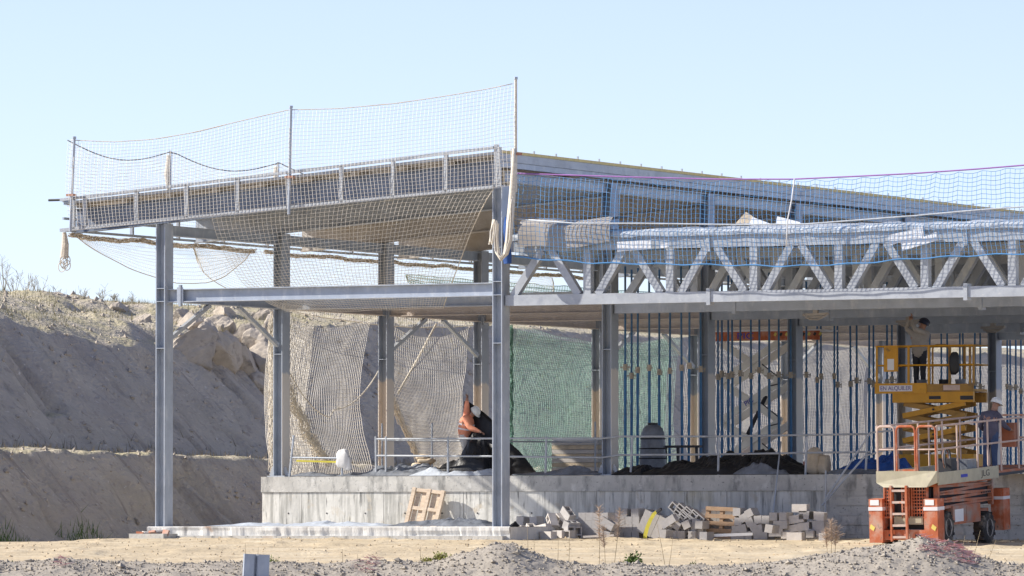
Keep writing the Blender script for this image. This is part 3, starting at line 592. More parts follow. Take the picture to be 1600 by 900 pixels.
A = curtain('gathered double layer of cream net beside the first inner left column', 6.30, 8.6, 1.60, 5.85, .0066, NETC, 123, mesh=.075, left=([0, .35, 1], [6.3, 6.25, 6.25]), dl=-.42)
g0 = [(-.45, 6.35, 5.8), (-.46, 6.5, 4.9), (-.46, 7.2, 3.8), (-.46, 8.3, 2.6), (-.45, 9.1, 2.0)]
gp = [tuple(np.interp(t, np.linspace(0, 1, 5), [q[k] for q in g0]) + .05 * math.sin(t * 40 + k) for k in range(3)) for t in np.linspace(0, 1, 40)]
tag(obj('net_bundle', gathered([W(*p) for p in gp], .15, 30, 5, .009), ROPEC), 'gathered cream net edge falling diagonally beside the first inner left column', 'net bundle')
tag(obj('net_bundle', gathered([W(-.42, 6.3 + .02 * math.sin(k), 5.8 - k * .14) for k in range(30)], .13, 22, 6, .009), ROPEC), 'gathered net edge hanging straight down the first inner left column', 'net bundle')
cord('net_rope', 'cream rope drooping in a loop across the curtain net', [(-.5, 6.6 + (12.6 - 6.6) * t, 5.2 - 1.9 * math.sin(math.pi * min(1, t * 1.0)) ** .8 * (1 if t < .5 else .88) - .25 * t) for t in np.linspace(0, 1, 24)], .016, ROPEC)
Lg, Bg, Zg = curtain('cream curtain net with slanting left edge between the second and third inner left columns', 12.3, 17.05, 1.62, 5.8, .0066, NETC, 125, left=([0, .25, .6, 1], [12.2, 12.5, 13.5, 14.7]))
tag(obj('net_bundle', gathered([W(float(Lg[0, j]) - .05, float(Bg[0, j]), float(Zg[0, j])) for j in range(Zg.shape[1])], .09, 18, 7, .01), ROPET), 'tan gathered edge of the slanting curtain net', 'net bundle')
cord('net_rope', 'cream rope running down from the beam to the slanting net edge', [(-.5, 15.5, 5.85), (-.52, 14.5, 4.9), (-.5, 13.3, 3.9)], .03, ROPEC)
curtain('pale green curtain net behind the corner column', 20.0, 30.7, 1.62, 5.95, .0048, NETG, 131, bulge=.35)
curtain('dark green fine mesh hanging behind the pale green net', 20.2, 30.7, 1.62, 5.9, .0046, NETGD, 133, mesh=.062, dl=-.62)
tag(obj('net_bundle', gathered([W(-.5, 19.95 + .03 * math.sin(k), 5.9 - .11 * k) for k in range(39)], .07, 14, 8), NETGD), 'green gathered edge of the green curtain net', 'net bundle')
swag('dark green net strip hanging under the far left eave beyond the truss', 18, 40, 7.35, .55, .012, 135, .3, NETGD, .1)
curtain('white curtain net far behind the row of blue props', 31.2, 44.3, 1.62, 6.0, .0046, NETW, 141, bulge=.25)
curtain('white curtain net at the far right behind the lifts', 44.8, 66, 1.62, 6.0, .0046, NETW, 143, bulge=.3)
tag(obj('net_bundle', gathered([W(-.5, 38.0 + .9 * (k / 30) + .05 * math.sin(k), 5.6 - .13 * k) for k in range(31)], .16, 26, 9), ROPEC), 'cream gathered net edge hanging right of the third right column', 'net bundle')
# blue net in front of the deck
Tl, Tz = tab([(806, 271), (900, 274), (1000, 277), (1120, 280), (1240, 280), (1330, 276), (1430, 271), (1530, 264), (1640, 255), (1720, 249)], -.45)
Ul, Uz = tab([(806, 402), (930, 411), (1060, 413), (1240, 416), (1340, 412), (1430, 404), (1530, 399), (1720, 392)], -.45)
Ls = np.arange(Tl[0], Tl[-1], .12); zt_ = np.interp(Ls, Tl, Tz); zb_ = np.interp(Ls, Ul, Uz)
scal = .07 * np.abs(np.sin((Ls - Ls[0]) / .62 * math.pi)) ** .7; v = np.linspace(0, 1, 19)[None, :]
Lg = Ls[:, None] + .05 * fbm(Ls[:, None] * .6, v * 3, 151, 3); Zg = (zt_ - .02 - scal)[:, None] * (1 - v) + zb_[:, None] * v + .03 * fbm(Lg * .8, v * 3, 152, 3); Bg = -.47 - .09 * np.sin(v * 3.1) + .05 * fbm(Lg * .7, v * 3, 153, 3)
net('safety_net', 'blue safety net hung in front of the truss deck edge', toW(Lg, Bg, Zg), .006, NETB)
cord('net_rope', 'purple border rope along the top of the blue net', [(l, -.47, z_) for l, z_ in zip(Ls[::2], zt_[::2])], .02, ROPEP)
cord('net_rope', 'blue rope along the bottom edge of the blue net', [(l, -.5, z_ + .02 * math.sin(l * 5)) for l, z_ in zip(Ls[::2], zb_[::2])], .016, NETB)
cord('net_rope', 'pale blue twisted rope crossing the blue net', [(px2L(p, -.6), -.6, zat(q, px2L(p, -.6), -.6)) for p, q in ((806, 342), (900, 349), (1000, 349), (1150, 351), (1260, 350), (1340, 344), (1430, 337), (1530, 328), (1640, 320), (1720, 316))], .02, LIGHTP)
cord('net_rope', 'white rope hanging from the blue net top to the truss', [(px2L(p, -.6), -.6, zat(q, px2L(p, -.6), -.6)) for p, q in ((1242, 279), (1238, 310), (1231, 345), (1229, 385))], .018, WHITEP)
p = bthing('net_post', 'post holding the right end of the blue net', 'post', float(Ls[-1]), -.47, 7.3); obj('pole', MB().tube([(0, 0, -.2), (0, 0, 1.7)], .035), GALV, p)
# rope bundle at the corner column
rp = [(803, 232), (803, 262), (800, 310), (797, 345), (795, 375), (790, 396), (783, 404), (777, 394), (775, 370), (776, 350), (773, 345), (770, 362), (768, 380)]
cb = tag(obj('rope_bundle', MB().tube([W(px2L(p, -.66), -.66, zat(q, px2L(p, -.66), -.66)) for p, q in rp], [.05, .07, .085, .09, .085, .075, .07, .06, .06, .06, .07, .06, .04], 9), ROPEC, smooth=True), 'thick cream bundle of gathered net looped beside the corner column', 'rope bundle')
for k in range(7):
    d = k * .012 - .04; obj('strand', MB().tube([W(px2L(p, -.72) + d + .03 * math.sin(i * 1.7 + k), -.72 - .02 * (k % 3), zat(q, px2L(p, -.72), -.72) + .04 * math.cos(i + k)) for i, (p, q) in enumerate(rp[2:])], .016, 5), ROPEC if k % 2 else NETC, cb)
bag = sheet('blue_rag', 'blue plastic rag tied to the corner column below the roof', 'rag', (0, .22, 0, .05), 0, [.02, .03], BLUEP, 160, n=(10, 8)); bpy.data.objects.remove(bag)
rag = bthing('blue_rag', 'blue plastic rag tied to the corner column below the roof', 'rag', px2L(793, -.3), -.3, zat(412, px2L(793, -.3), -.3))
obj('cloth', MB().quadgrid([[(.09 * math.cos(a_) * (1 + .3 * math.sin(z_ * 9 + a_ * 2)), .05 * math.sin(a_), z_) for a_ in np.linspace(0, 6.28, 14)] for z_ in np.linspace(0, 1.15, 16)]), BLUEP, rag)
# things lying on the deck edge
mt = bthing('floor_mat', 'grey-brown mat draped over the deck edge beside the corner column', 'mat', 0, 0, 0)
a0, a1 = px2L(808, -.3), px2L(952, -.3)
obj('mat_sheet', MB().quadgrid([[(l, b + .03 * math.sin(l * 2.5), z_ + .04 * math.sin(l * 3.1)) for b, z_ in ((.9, 7.78), (.3, 7.80), (-.1, 7.76), (-.25, 7.62), (-.28, 7.4), (-.27, 7.14 + .06 * math.sin(l)))] for l in np.linspace(a0, a1, 26)]), MATG, mt)
def board(label, pts, B, m):                  # flat board leaning in the plane B
    vs = [W(px2L(p, B), B, zat(q, px2L(p, B), B)) for p, q in pts]; n = len(vs); off = Vector((E2[0], E2[1], 0)) * .03
    c = sum(vs, Vector()) / n
    o = tag(obj('board', MB().add([v_ - c for v_ in vs] + [v_ + off - c for v_ in vs], [tuple(range(n)), tuple(range(2 * n - 1, n - 1, -1))] + [(i, i + n, (i + 1) % n + n, (i + 1) % n) for i in range(n)]), m, loc=c), label, 'board')
board('long white board strip lying against the top chord near the mat', [(964, 378), (1017, 375), (1017, 389), (964, 393)], -.24, WHITEP)
board('small white card beside the long white strip', [(1032, 381), (1045, 379), (1045, 386), (1032, 388)], -.24, WHITEP)
board('white foam board leaning on the blue net over the truss', [(1388, 368), (1442, 354), (1444, 370), (1464, 362), (1466, 375), (1410, 392), (1408, 378), (1390, 384)], -.3, WHITEP)
board('tan triangular offcut standing on the deck', [(1147, 352), (1166, 331), (1185, 344), (1180, 352)], .5, SACK)
board('white sheet offcut standing on the deck', [(1170, 352), (1176, 339), (1205, 350), (1205, 354)], .4, WHITEP)
board('white panel end standing on the deck at mid truss', [(1212, 352), (1215, 338), (1250, 347), (1255, 352)], .45, WHITEP)
# ------------------------------------------------------------------ blue props
up_m = mesh_of('inner_tube', MB().tube([(0, 0, 2.7), (0, 0, 5.42)], .028, 8), PROPU); lo_m = mesh_of('outer_tube', MB().tube([(0, 0, .012), (0, 0, 2.75)], .036, 8), PROPB)
nut_m = mesh_of('collar', MB().tube([(0, 0, 2.68), (0, 0, 2.84)], .06, 8).bar((-.13, 0, 2.76), (.13, 0, 2.76), .03, .03).tube([(.02, -.04, 2.72), (.09, -.05, 2.68), (.1, -.05, 2.8)], .012, 5), PROPN); fp_m = mesh_of('foot_plate', MB().b2((-.07, -.07, 0), (.07, .07, .012)), PROPU)
GROUPS = [((977, 987, 996, 1015, 1030, 1046, 1066, 1076, 1095), (8.0, 10.2), 'blue steel prop between the second and third right-hand columns', 'props in the first bay'),
          ((1122, 1128, 1138, 1145, 1156, 1174, 1186, 1202, 1217, 1236), (13.2, 15.6), 'blue steel prop in front of the distant orange lift', 'props before the far lift'),
          ((1260, 1277, 1284, 1303, 1309, 1330, 1339, 1358, 1365, 1386, 1394), (19, 22), 'blue steel prop between the fourth column and the yellow lift', 'props left of the yellow lift'),
          ((1412, 1453, 1471, 1481, 1500, 1506, 1523, 1532), (26.6, 29.5), 'blue steel prop seen behind the yellow lift', 'props behind the yellow lift'),
          ((1574, 1579, 1587, 1595, 1604), (33, 35), 'blue steel prop at the far right edge beyond the workers', 'props at the right edge')]
for pxs, (b0, b1), lab, grp in GROUPS:
    for i, px in enumerate(pxs):
        B = b0 + (b1 - b0) * ((i * 5) % 7) / 6; t = bthing('steel_prop', lab + ', %s from the left' % ORD[i], 'prop', px2L(px, B), B, POD - .02, grp, random.uniform(0, 3))
        t.rotation_euler.x = random.uniform(-.006, .006); dz = random.uniform(-.12, .12)
        obj('outer_tube', lo_m, parent=t); obj('inner_tube', up_m, parent=t); obj('collar', nut_m, parent=t, loc=(0, 0, dz)); obj('foot_plate', fp_m, parent=t)
# ------------------------------------------------------------------ guardrail on the podium edge
GB = 5.62
gr = bthing('edge_guardrail', 'galvanised tube guardrail along the podium edge', 'guardrail', 0, 0, 0)
def rl(p, q, B=GB): L = px2L(p, B); return (L, B, zat(q, L, B))
obj('top_rail', MB().tube([rl(588, 686), rl(770, 685), rl(940, 685), rl(968, 682), rl(1120, 682), rl(1360, 678)], .026, 7), GALVL, gr)
obj('mid_rail', MB().tube([rl(588, 712), rl(770, 713), rl(940, 715), rl(968, 711), rl(1120, 710), rl(1360, 706)], .026, 7), GALVL, gr)
for px in (588, 603, 700, 852, 985, 1122, 1258, 1352): obj('guard_post', MB().tube([rl(px, 749), rl(px + random.uniform(-1, 3), 682)], .03, 7), GALVL, gr)
gl = bthing('tube_rail', 'low leaning tube rail at the left end of the podium', 'guardrail', 0, 0, 0)
obj('leaning_post', MB().tube([rl(452, 749), rl(459, 680)], .03, 7), GALV, gl); obj('low_tube', MB().tube([rl(456, 715), rl(535, 716)], .024, 7), GALV, gl); obj('end_post', MB().tube([rl(535, 749), rl(534, 712)], .024, 7), GALV, gl)
obj('warning_tape', MB().bar(rl(463, 720, 5.55), rl(535, 722, 5.55), .004, .05), STRAP, gl)
rh = bthing('guardrail', 'second guardrail standing behind the worker', 'guardrail', 0, 0, 0)
obj('top_rail', MB().tube([rl(596, 688, 9.0), rl(930, 691, 9.0)], .022, 6), GALVL, rh); obj('mid_rail', MB().tube([rl(596, 712, 9.0), rl(760, 713, 9.0)], .022, 6), GALVL, rh)
for px in (597, 675, 740, 930): L = px2L(px, 9.0); obj('guard_post', MB().tube([(L, 9, POD), (L, 9, 3.0)], .025, 6), GALVL, rh)
st = bthing('stair_rail', 'two sloping tube handrails leaning from the podium to the ground', 'handrail', 0, 0, 0)
for q in ([(1288, 782), (1360, 676), (1400, 672)], [(1284, 790), (1352, 712), (1395, 700)]): obj('sloping_tube', MB().tube([rl(*q[0], 5.0), rl(*q[1], 5.1), rl(*q[2], 5.3)], .026, 7), GALV, st)
obj('stair_post', MB().tube([rl(1290, 830, 5.0), rl(1290, 735, 5.0)], .024, 7), GALVL, st)
cord('leaning_tube', 'long thin steel tube leaning on the podium among the blocks', [(px2L(1203, 4.2), 4.2, -.1), (px2L(1220, 5.3), 5.3, zat(690, px2L(1220, 5.3), 5.3))], .022, GALV, cat='tube')
# white bag, wrapped stack, dark bin
wb = bthing('plastic_bag', 'white plastic bag hanging on the low rail at the podium edge', 'bag', px2L(536, 5.5), 5.5, 1.75); obj('bag_body', lump(MB(), (0, 0, .28), (.34, .2, .46), 190), WHITEB, wb, smooth=True); obj('bag_fold', lump(MB(), (.12, .02, .16), (.22, .16, .36), 195), WHITEB, wb, smooth=True)
ws = bthing('wrapped_stack', 'plastic-wrapped stack of pale boards behind the guardrail', 'stack', px2L(862, 10), 10, POD)
for k in range(8): obj('board', MB().b2((.0, 0, .04 + k * .115), (1.35, .9, .145 + k * .115)), BLOCKL if k % 2 else SACK, ws)
obj('top_wrap', lump(MB(), (.67, .45, .98), (1.5, .9, .12), 193), WHITEP, ws, smooth=True)
bn = bthing('dark_bin', 'dark tapered water tank standing behind the blue props', 'tank', px2L(1020, 7.6), 7.6, POD)
obj('tank_body', MB().tube([(0, 0, 0), (0, 0, .1), (0, 0, 1.1), (0, 0, 1.22), (0, 0, 1.3)], [.36, .37, .30, .25, .16], 14), GREYP, bn, smooth=True); obj('tank_lid', MB().tube([(0, 0, 1.29), (0, 0, 1.36)], .13, 12), BLACKP, bn)
for k in range(4): obj('tank_rib', MB().tube([(math.cos(t) * (.375 - .018 * k), math.sin(t) * (.375 - .018 * k), .2 + .25 * k) for t in np.linspace(0, 6.29, 20)], .015, 5, False), BLACKP, bn)
tb = bthing('work_trestle', 'dark metal trestle standing right of the tank', 'trestle', px2L(1062, 7.8), 7.8, POD)
obj('top_bar', MB().b2((-.5, -.1, .72), (.6, .1, .78)), DARK, tb)
for x_ in (-.42, -.05, .5): obj('leg', MB().bar((x_, 0, 0), (x_ * .95, 0, .72), .06, .06, (1, 0, 0)), DARK, tb)
# ------------------------------------------------------------------ concrete blocks
def hollow(L_=.4, H_=.2, D_=.2, t=.03):
    mb = MB(); mb.b2((-L_ / 2, -D_ / 2, 0), (L_ / 2, -D_ / 2 + t, H_)).b2((-L_ / 2, D_ / 2 - t, 0), (L_ / 2, D_ / 2, H_))
    for x_ in (-L_ / 2, -t / 2, L_ / 2 - t): mb.b2((x_, -D_ / 2 + t, .002), (x_ + t, D_ / 2 - t, H_ - .002))
    return mb
blk_m = [mesh_of('concrete_block', hollow(), BLOCK), mesh_of('concrete_block', hollow(), BLOCKL)]
BLK = {}
def block(px, py, B, rot, lab, grp, pale=0, z=None):
    L = px2L(px, B); zc = zat(py, L, B) if z is None else z
    R = Euler((0, 0, -TH)).to_matrix() @ Euler(rot).to_matrix(); off = R @ Vector((0, 0, .1))
    o = obj('concrete_block', blk_m[pale], loc=W(L, B, max(zc, gz(L, B) + .09)) - off, rot=R.to_euler()); BLK.setdefault(grp, []).append((px, py, o)); return tag(o, lab, 'concrete block', grp)
H = math.pi / 2; EN = (0, 0, H); LO = (0, 0, 0); UP = (0, H, 0); FACE = (H, 0, 0)
def rl_(a, base=EN): return tuple((Euler((0, math.radians(a), 0)).to_matrix() @ Euler(base).to_matrix()).to_euler())
T1 = 'pale block tumbled at the left end of the pile'; g1 = 'tumbled blocks at the left end'
for px, py, B, r_, pl in ((817, 843, 1.2, rl_(-62, FACE), 1), (849, 826, 1.6, rl_(-9, LO), 1), (857, 847, 1.0, LO, 1), (836, 839, 1.8, EN, 1), (833, 829, 2.2, rl_(30, LO), 1), (873, 835, 1.7, LO, 1), (874, 848, 1.5, LO, 1), (866, 815, 1.9, rl_(50, FACE), 1), (889, 803, 2.3, rl_(38, LO), 0), (880, 814, 2.2, rl_(35, FACE), 1), (893, 821, 2.0, rl_(20), 0), (892, 835, 1.8, UP, 0), (887, 850, 1.5, FACE, 0), (903, 818, 2.4, rl_(-15), 0), (904, 838, 2.0, UP, 0), (812, 832, 2.4, rl_(-30, LO), 1), (845, 838, 2.2, EN, 0), (856, 838, 2.6, LO, 0)):
    o_ = block(px, py, B, r_, T1, g1, pl)
    o_.matrix_basis = Matrix.Translation(o_.location) @ (Matrix.Rotation(math.radians(-30 + 14 * math.sin(px)), 4, 'Z') @ o_.rotation_euler.to_matrix().to_4x4())
T2 = 'block stacked behind the tall dry grass'; g2 = 'blocks stacked behind the dry grass'
for r_ in range(4):
    for c_ in range(4): block(913 + c_ * 11.5 + (r_ % 2) * 2, 845 - r_ * 12.6, 2.5, EN, T2, g2, 0)
T3 = 'block in the low stack left of the strap'; g3 = 'low stack left of the strap'
for r_, row in enumerate(((962, 974, 986, 998), (966, 977, 988, 1000), (976, 988, 998), (979, 997))):
    for px in row: block(px, 838 - r_ * 12.4, 3.1, rl_(random.uniform(-2, 2)), T3, g3, 0)
T4 = 'block in the bundle held by the yellow strap'; g4 = 'strapped leaning bundle'
for r_ in range(3):
    for c_ in range(3):
        dx, dy = (c_ - 1) * 12.2, (r_ - 1) * 12.2; ca, sa = math.cos(.42), math.sin(.42)
        block(1023 + dx * ca - dy * sa, 820 + dx * sa + dy * ca, 3.0, rl_(24), T4, g4, 0)
stp = bthing('yellow_strap', 'yellow ratchet strap around the leaning block bundle', 'strap', 0, 0, 0)
def sp(p, q, B=2.66): L = px2L(p, B); return (L, B, zat(q, L, B))
obj('strap_band', MB().quadgrid([[sp(p - 3, q), sp(p + 3, q + 1)] for p, q in ((1028, 797), (1022, 802), (1016, 812), (1011, 824), (1008, 836), (1007, 844))]), STRAP, stp); obj('loose_end', MB().quadgrid([[sp(p, q - 3, 2.3), sp(p, q + 2, 2.2)] for p, q in ((963, 845), (975, 844), (988, 845), (1000, 846))]), STRAP, stp)
obj('ratchet', MB().bar(sp(1026, 800), sp(1033, 795), .07, .06), DARK, stp)
T5 = 'open-celled block tipped beside the upright pallet'; g5 = 'tipped hollow blocks'
for px, py, a_ in ((1058, 796, 40), (1069, 798, 38), (1080, 803, 40), (1074, 808, 40), (1091, 808, 38), (1062, 812, 35)): block(px, py, 3.5, rl_(a_, FACE), T5, g5, 0)
T6 = 'block at the foot of the tipped heap'; g6 = 'blocks at the foot of the tipped heap'
for px, py, r_ in ((1062, 821, rl_(30)), (1077, 820, rl_(-25)), (1068, 832, FACE), (1057, 843, EN), (1069, 843, EN), (1081, 838, FACE), (1088, 824, rl_(10, UP)), (1095, 838, UP), (1047, 830, UP), (1049, 843, EN), (1086, 845, EN), (1097, 820, rl_(4))): block(px, py, 3.2, r_, T6, g6, 0)
T7 = 'block stacked behind the upright pallet'; g7 = 'stack behind the upright pallet'
for r_ in range(4):
    for c_ in range(5): block(1107 + c_ * 11.8, 839 - r_ * 12.6, 3.9, EN, T7, g7, 0)
def pallet(name, label, L, B, z, rx, ry, m, w=1.0, h=.95, rz=0):
    t = bthing(name, label, 'pallet', L, B, z); t.rotation_euler = (Euler((0, 0, -TH + rz)).to_matrix() @ Euler((rx, ry, 0)).to_matrix()).to_euler()
    for x_ in (-w / 2 + .05, 0, w / 2 - .05): obj('bearer', MB().b2((x_ - .045, -.05, 0), (x_ + .045, .05, h)), m, t)
    for k in range(5): z_ = .0 + k * (h - .1) / 4; obj('slat', MB().b2((-w / 2, -.072, z_), (w / 2, -.052, z_ + .1)) if k % 2 == 0 or name != 'pale_pallet' else MB().b2((-w / 2 + .12, .052, z_), (w / 2 - .1, .072, z_ + .1)), m, t)
    return t
pallet('wooden_pallet', 'brown wooden pallet standing upright against stacked blocks', px2L(1126, 3.5), 3.5, gz(px2L(1126, 3.5), 3.5) - .02, -.05, .04, WOODD, .86, .82)
pp = bthing('pale_pallet', 'pale wooden pallet leaning against the podium wall', 'pallet', px2L(656, 4.9), 4.95, SLABZ); pp.rotation_euler = (Euler((0, 0, -TH)).to_matrix() @ Euler((-.30, .10, 0)).to_matrix()).to_euler()
for x_ in (-.42, .02, .42): obj('bearer', MB().b2((x_ - .05, -.05, 0), (x_ + .05, .04, 1.0)), WOOD, pp)
for z_ in (.42, .9): obj('cross_slat', MB().b2((-.47, -.035, z_), (.47, -.012, z_ + .09)), WOOD, pp)
for x_ in (-.3, -.14, .16, .3): obj('deck_board', MB().b2((x_ - .06, .042, 0), (x_ + .06, .06, 1.0)), WOOD, pp)
T8 = 'block slipping between the pallet and leaning tube'; g8 = 'slipping stack right of the pallet'
for px, py, a_ in ((1156, 800, 0), (1167, 809, -28), (1175, 802, -28), (1158, 815, 3), (1154, 828, 0), (1165, 826, -12), (1176, 816, -25), (1183, 825, -30), (1153, 840, 0), (1163, 839, -3), (1173, 838, -10), (1189, 812, -6), (1190, 826, -8), (1188, 839, 0), (1198, 838, 0), (1201, 812, 0)): block(px, py, 3.6, rl_(a_), T8, g8, 0)
T9 = 'block in the pile nearest the orange lift'; g9 = 'right-hand pile'
for px, py, r_, pl in ((1213, 807, EN, 0), (1228, 807, EN, 0), (1219, 820, EN, 0), (1229, 820, EN, 0), (1212, 832, EN, 0), (1222, 832, EN, 0), (1251, 794, LO, 1), (1246, 811, rl_(-8, LO), 1), (1262, 805, LO, 0), (1238, 827, rl_(-8, LO), 1), (1260, 823, rl_(-6, LO), 1), (1250, 836, rl_(-8, LO), 1), (1231, 841, EN, 1), (1270, 836, EN, 0), (1278, 806, rl_(6, LO), 1), (1278, 820, LO, 0), (1280, 833, LO, 0), (1266, 845, LO, 1)): block(px, py, 3.4, r_, T9, g9, pl)
T0 = 'block in the rear rank along the podium foot'; g0_ = 'rear rank along the podium foot'; rb_ = random.Random(12)
for k in range(26):
    px = 818 + k * 17.6 + rb_.uniform(-3, 3); lv = rb_.choice((0, 0, 1, 1, 2))
    for q in range(lv + 1): block(px + rb_.uniform(-2, 2), 838 - q * 12.4, 4.7, rl_(rb_.uniform(-16, 16) if q == lv else 0, rb_.choice((EN, EN, LO))), T0, g0_, int(px < 900))
T10 = 'loose block fallen in front of the pile'; g10 = 'loose fallen blocks'
for px, py, r_, pl in ((829, 850, rl_(14, LO), 1), (845, 851, rl_(-20, EN), 1), (898, 849, EN, 1), (952, 843, rl_(12), 0), (942, 830, rl_(-25), 0), (950, 818, rl_(30, LO), 0), (1040, 843, rl_(8), 0), (1046, 815, rl_(-30, LO), 0), (1104, 843, EN, 0), (1206, 826, rl_(10), 0), (1243, 846, LO, 1), (1290, 842, EN, 0)): block(px, py, 2.3, r_, T10, g10, pl)
tag(obj('foam_strip', MB().bar(W(px2L(1113, 2.6), 2.6, gz(px2L(1113, 2.6), 2.6) + .08), W(px2L(1176, 2.9), 2.9, gz(px2L(1176, 2.9), 2.9) + .14), .14, .07), WHITEP), 'white foam strip lying on the dirt before the blocks', 'strip')
tag(obj('plank', MB().bar(W(px2L(912, 1.8), 1.8, gz(px2L(912, 1.8), 1.8) + .05), W(px2L(960, 1.9), 1.9, gz(px2L(960, 1.9), 1.9) + .05), .12, .05), BLOCKL), 'pale plank lying on the dirt behind the dry grass', 'plank')
# clamps hanging under the deck beams
cl_m = mesh_of('jaw', MB().bar((-.34, 0, 0), (.34, 0, .02), .12, .06).bar((-.26, 0, -.07), (.2, 0, -.05), .1, .05).tube([(-.3, -.05, .02), (-.15, -.06, -.11), (.1, -.06, -.12), (.33, -.05, .0)], .025, 5), MATG)
for px, B, w_ in ((1275, 6.0, 'left'), (1420, 11.7, 'middle'), (1552, 17.2, 'right')):
    L = px2L(px, B); t = bthing('beam_clamp', 'rusty clamp under the deck beams, %s of three' % w_, 'clamp', L, B, TB0); obj('jaw', cl_m, parent=t, loc=(0, 0, -.12)); obj('hanger', MB().b2((-.06, -.05, -.12), (.06, .05, 0)), MATG, t)

for grp, lst in BLK.items():                  # tell the blocks of a pile apart by their place in it
    lst.sort(key=lambda q: (round(-q[1] / 12.5), q[0])); rows_ = sorted({round(-q[1] / 12.5) for q in lst}); cnt = {}
    for px, py, o in lst:
        r_ = rows_.index(round(-py / 12.5)); k_ = cnt.get(r_, 0); cnt[r_] = k_ + 1
        o['label'] = o['label'] + ', %s in the %s course up' % (ORD[k_], ORD[r_])
# ------------------------------------------------------------------ lettering
def lettering(name, txt, size, m, parent, loc, rot, depth=.002, sx=1.0):
    c = bpy.data.curves.new(name, 'FONT'); c.body = txt; c.size = size; c.extrude = depth; c.align_x = 'CENTER'; c.align_y = 'CENTER'
    t = bpy.data.objects.new(name, c); COL.objects.link(t); dg = bpy.context.evaluated_depsgraph_get(); me = bpy.data.meshes.new_from_object(t.evaluated_get(dg)); bpy.data.objects.remove(t)
    me.materials.clear(); me.materials.append(m); o = obj(name, me, parent=parent, loc=loc, rot=rot); o.scale = (sx, 1, 1); return o
def arch(mb, p0, p1, h, r, c=.1, up=Vector((0, 0, 1))):   # inverted U of tube from p0 up and over to p1
    p0, p1 = Vector(p0), Vector(p1); d = (p1 - p0).normalized()
    return mb.tube([p0, p0 + up * (h - c), p0 + up * (h - c * .3) + d * c * .3, p0 + up * h + d * c, p1 + up * h - d * c, p1 + up * (h - c * .3) - d * c * .3, p1 + up * (h - c), p1], r, 7)
def wheel(parent, loc, r, w):
    t = obj('wheel', MB().tube([(-w / 2, 0, 0), (-w / 2 + .03, 0, 0), (w / 2 - .03, 0, 0), (w / 2, 0, 0)], [r * .82, r * .97, r * .97, r * .82], 22), RUBBER, parent, loc=loc)
    tr = MB()
    for k in range(16):
        a_ = k * math.pi / 8; tr.box((0, math.cos(a_) * r * .98, math.sin(a_) * r * .98), (w * .92, .05, .05), Euler((a_, 0, .35 if k % 2 else -.35)).to_matrix())
    obj('tread', tr, RUBBER, t)
    obj('rim', MB().tube([(w / 2 - .02, 0, 0), (w / 2 + .004, 0, 0), (w / 2 - .03, 0, 0), (w / 2 - .02, 0, 0)], [r * .58, r * .56, r * .42, r * .15], 18), MATG, t); obj('hub', MB().tube([(w / 2, 0, 0), (w / 2 + .05, 0, 0)], r * .16, 10), DARK, t)
# ------------------------------------------------------------------ orange rough-terrain scissor lift (nearest machine)
JB = -1.0; JL = px2L(1467, JB); g0 = gz(JL - 1, JB + 1.4)
jl = bthing('orange_scissor_lift', 'orange and cream scissor lift parked on the dirt at the right', 'scissor lift', JL, JB, g0)
WD, LN = 1.98, 3.35
for x_ in (-.12, -1.5):
    for y_ in (.55, 3.02): wheel(jl, (x_ - .02 if x_ > -1 else x_, y_, .37), .38, .30)
bodyE = obj('chassis', MB().b2((-WD + .3, .25, .34), (-.3, 3.1, .62)), ORANGED, jl, rot=(math.radians(3.2), 0, 0))
bodyE.scale = (.82, 1.15, 1.05)
def jp(name, mb, m): return obj(name, mb, m, bodyE)
jp('side_box', MB().b2((-.32, .85, .36), (-.07, 2.3, .78)), ORANGED); jp('side_sticker', MB().b2((-.069, .95, .42), (-.064, 1.4, .70)), PAPER); jp('side_door', MB().b2((-.068, 1.55, .40), (-.055, 2.2, .74)), ORANGED)
for x_ in (-WD - .12, -.38): 
    jp('outrigger', MB().b2((x_, -.12, .02), (x_ + .42, .22, 1.0)), ORANGE); jp('outrigger_cap', MB().b2((x_ - .01, -.13, .74), (x_ + .43, .23, .82)), HAZW); jp('sticker', MB().b2((x_ + .05, -.128, .86), (x_ + .32, -.121, .98)), PAPER)
    jp('hazard_mark', MB().box((x_ + (.30 if x_ > -1 else .1), -.124, .36), (.14, .008, .10), Euler((0, .5, 0)).to_matrix()), HAZY)
jp('outrigger', MB().b2((-.28, 3.2, .1), (.12, 3.55, 1.05)), ORANGE); jp('outrigger_cap', MB().b2((-.29, 3.19, .80), (.125, 3.56, .87)), HAZW)
jp('bumper', MB().b2((-WD + .28, -.06, .08), (-.38, .1, .30)), ORANGE)
for x_ in (-1.45, -.62): jp('slot', MB().b2((x_ - .08, -.066, .16), (x_ + .08, -.058, .21)), DARK)
jp('cream_axle', MB().b2((-1.4, .02, .42), (-.5, .14, .60)), CREAMP); jp('axle_gap', MB().b2((-1.7, .2, .3), (-.38, .3, .68)), DARK)
jp('back_panel', MB().b2((-1.72, .16, .62), (-.32, .2, 1.26)), DARK)
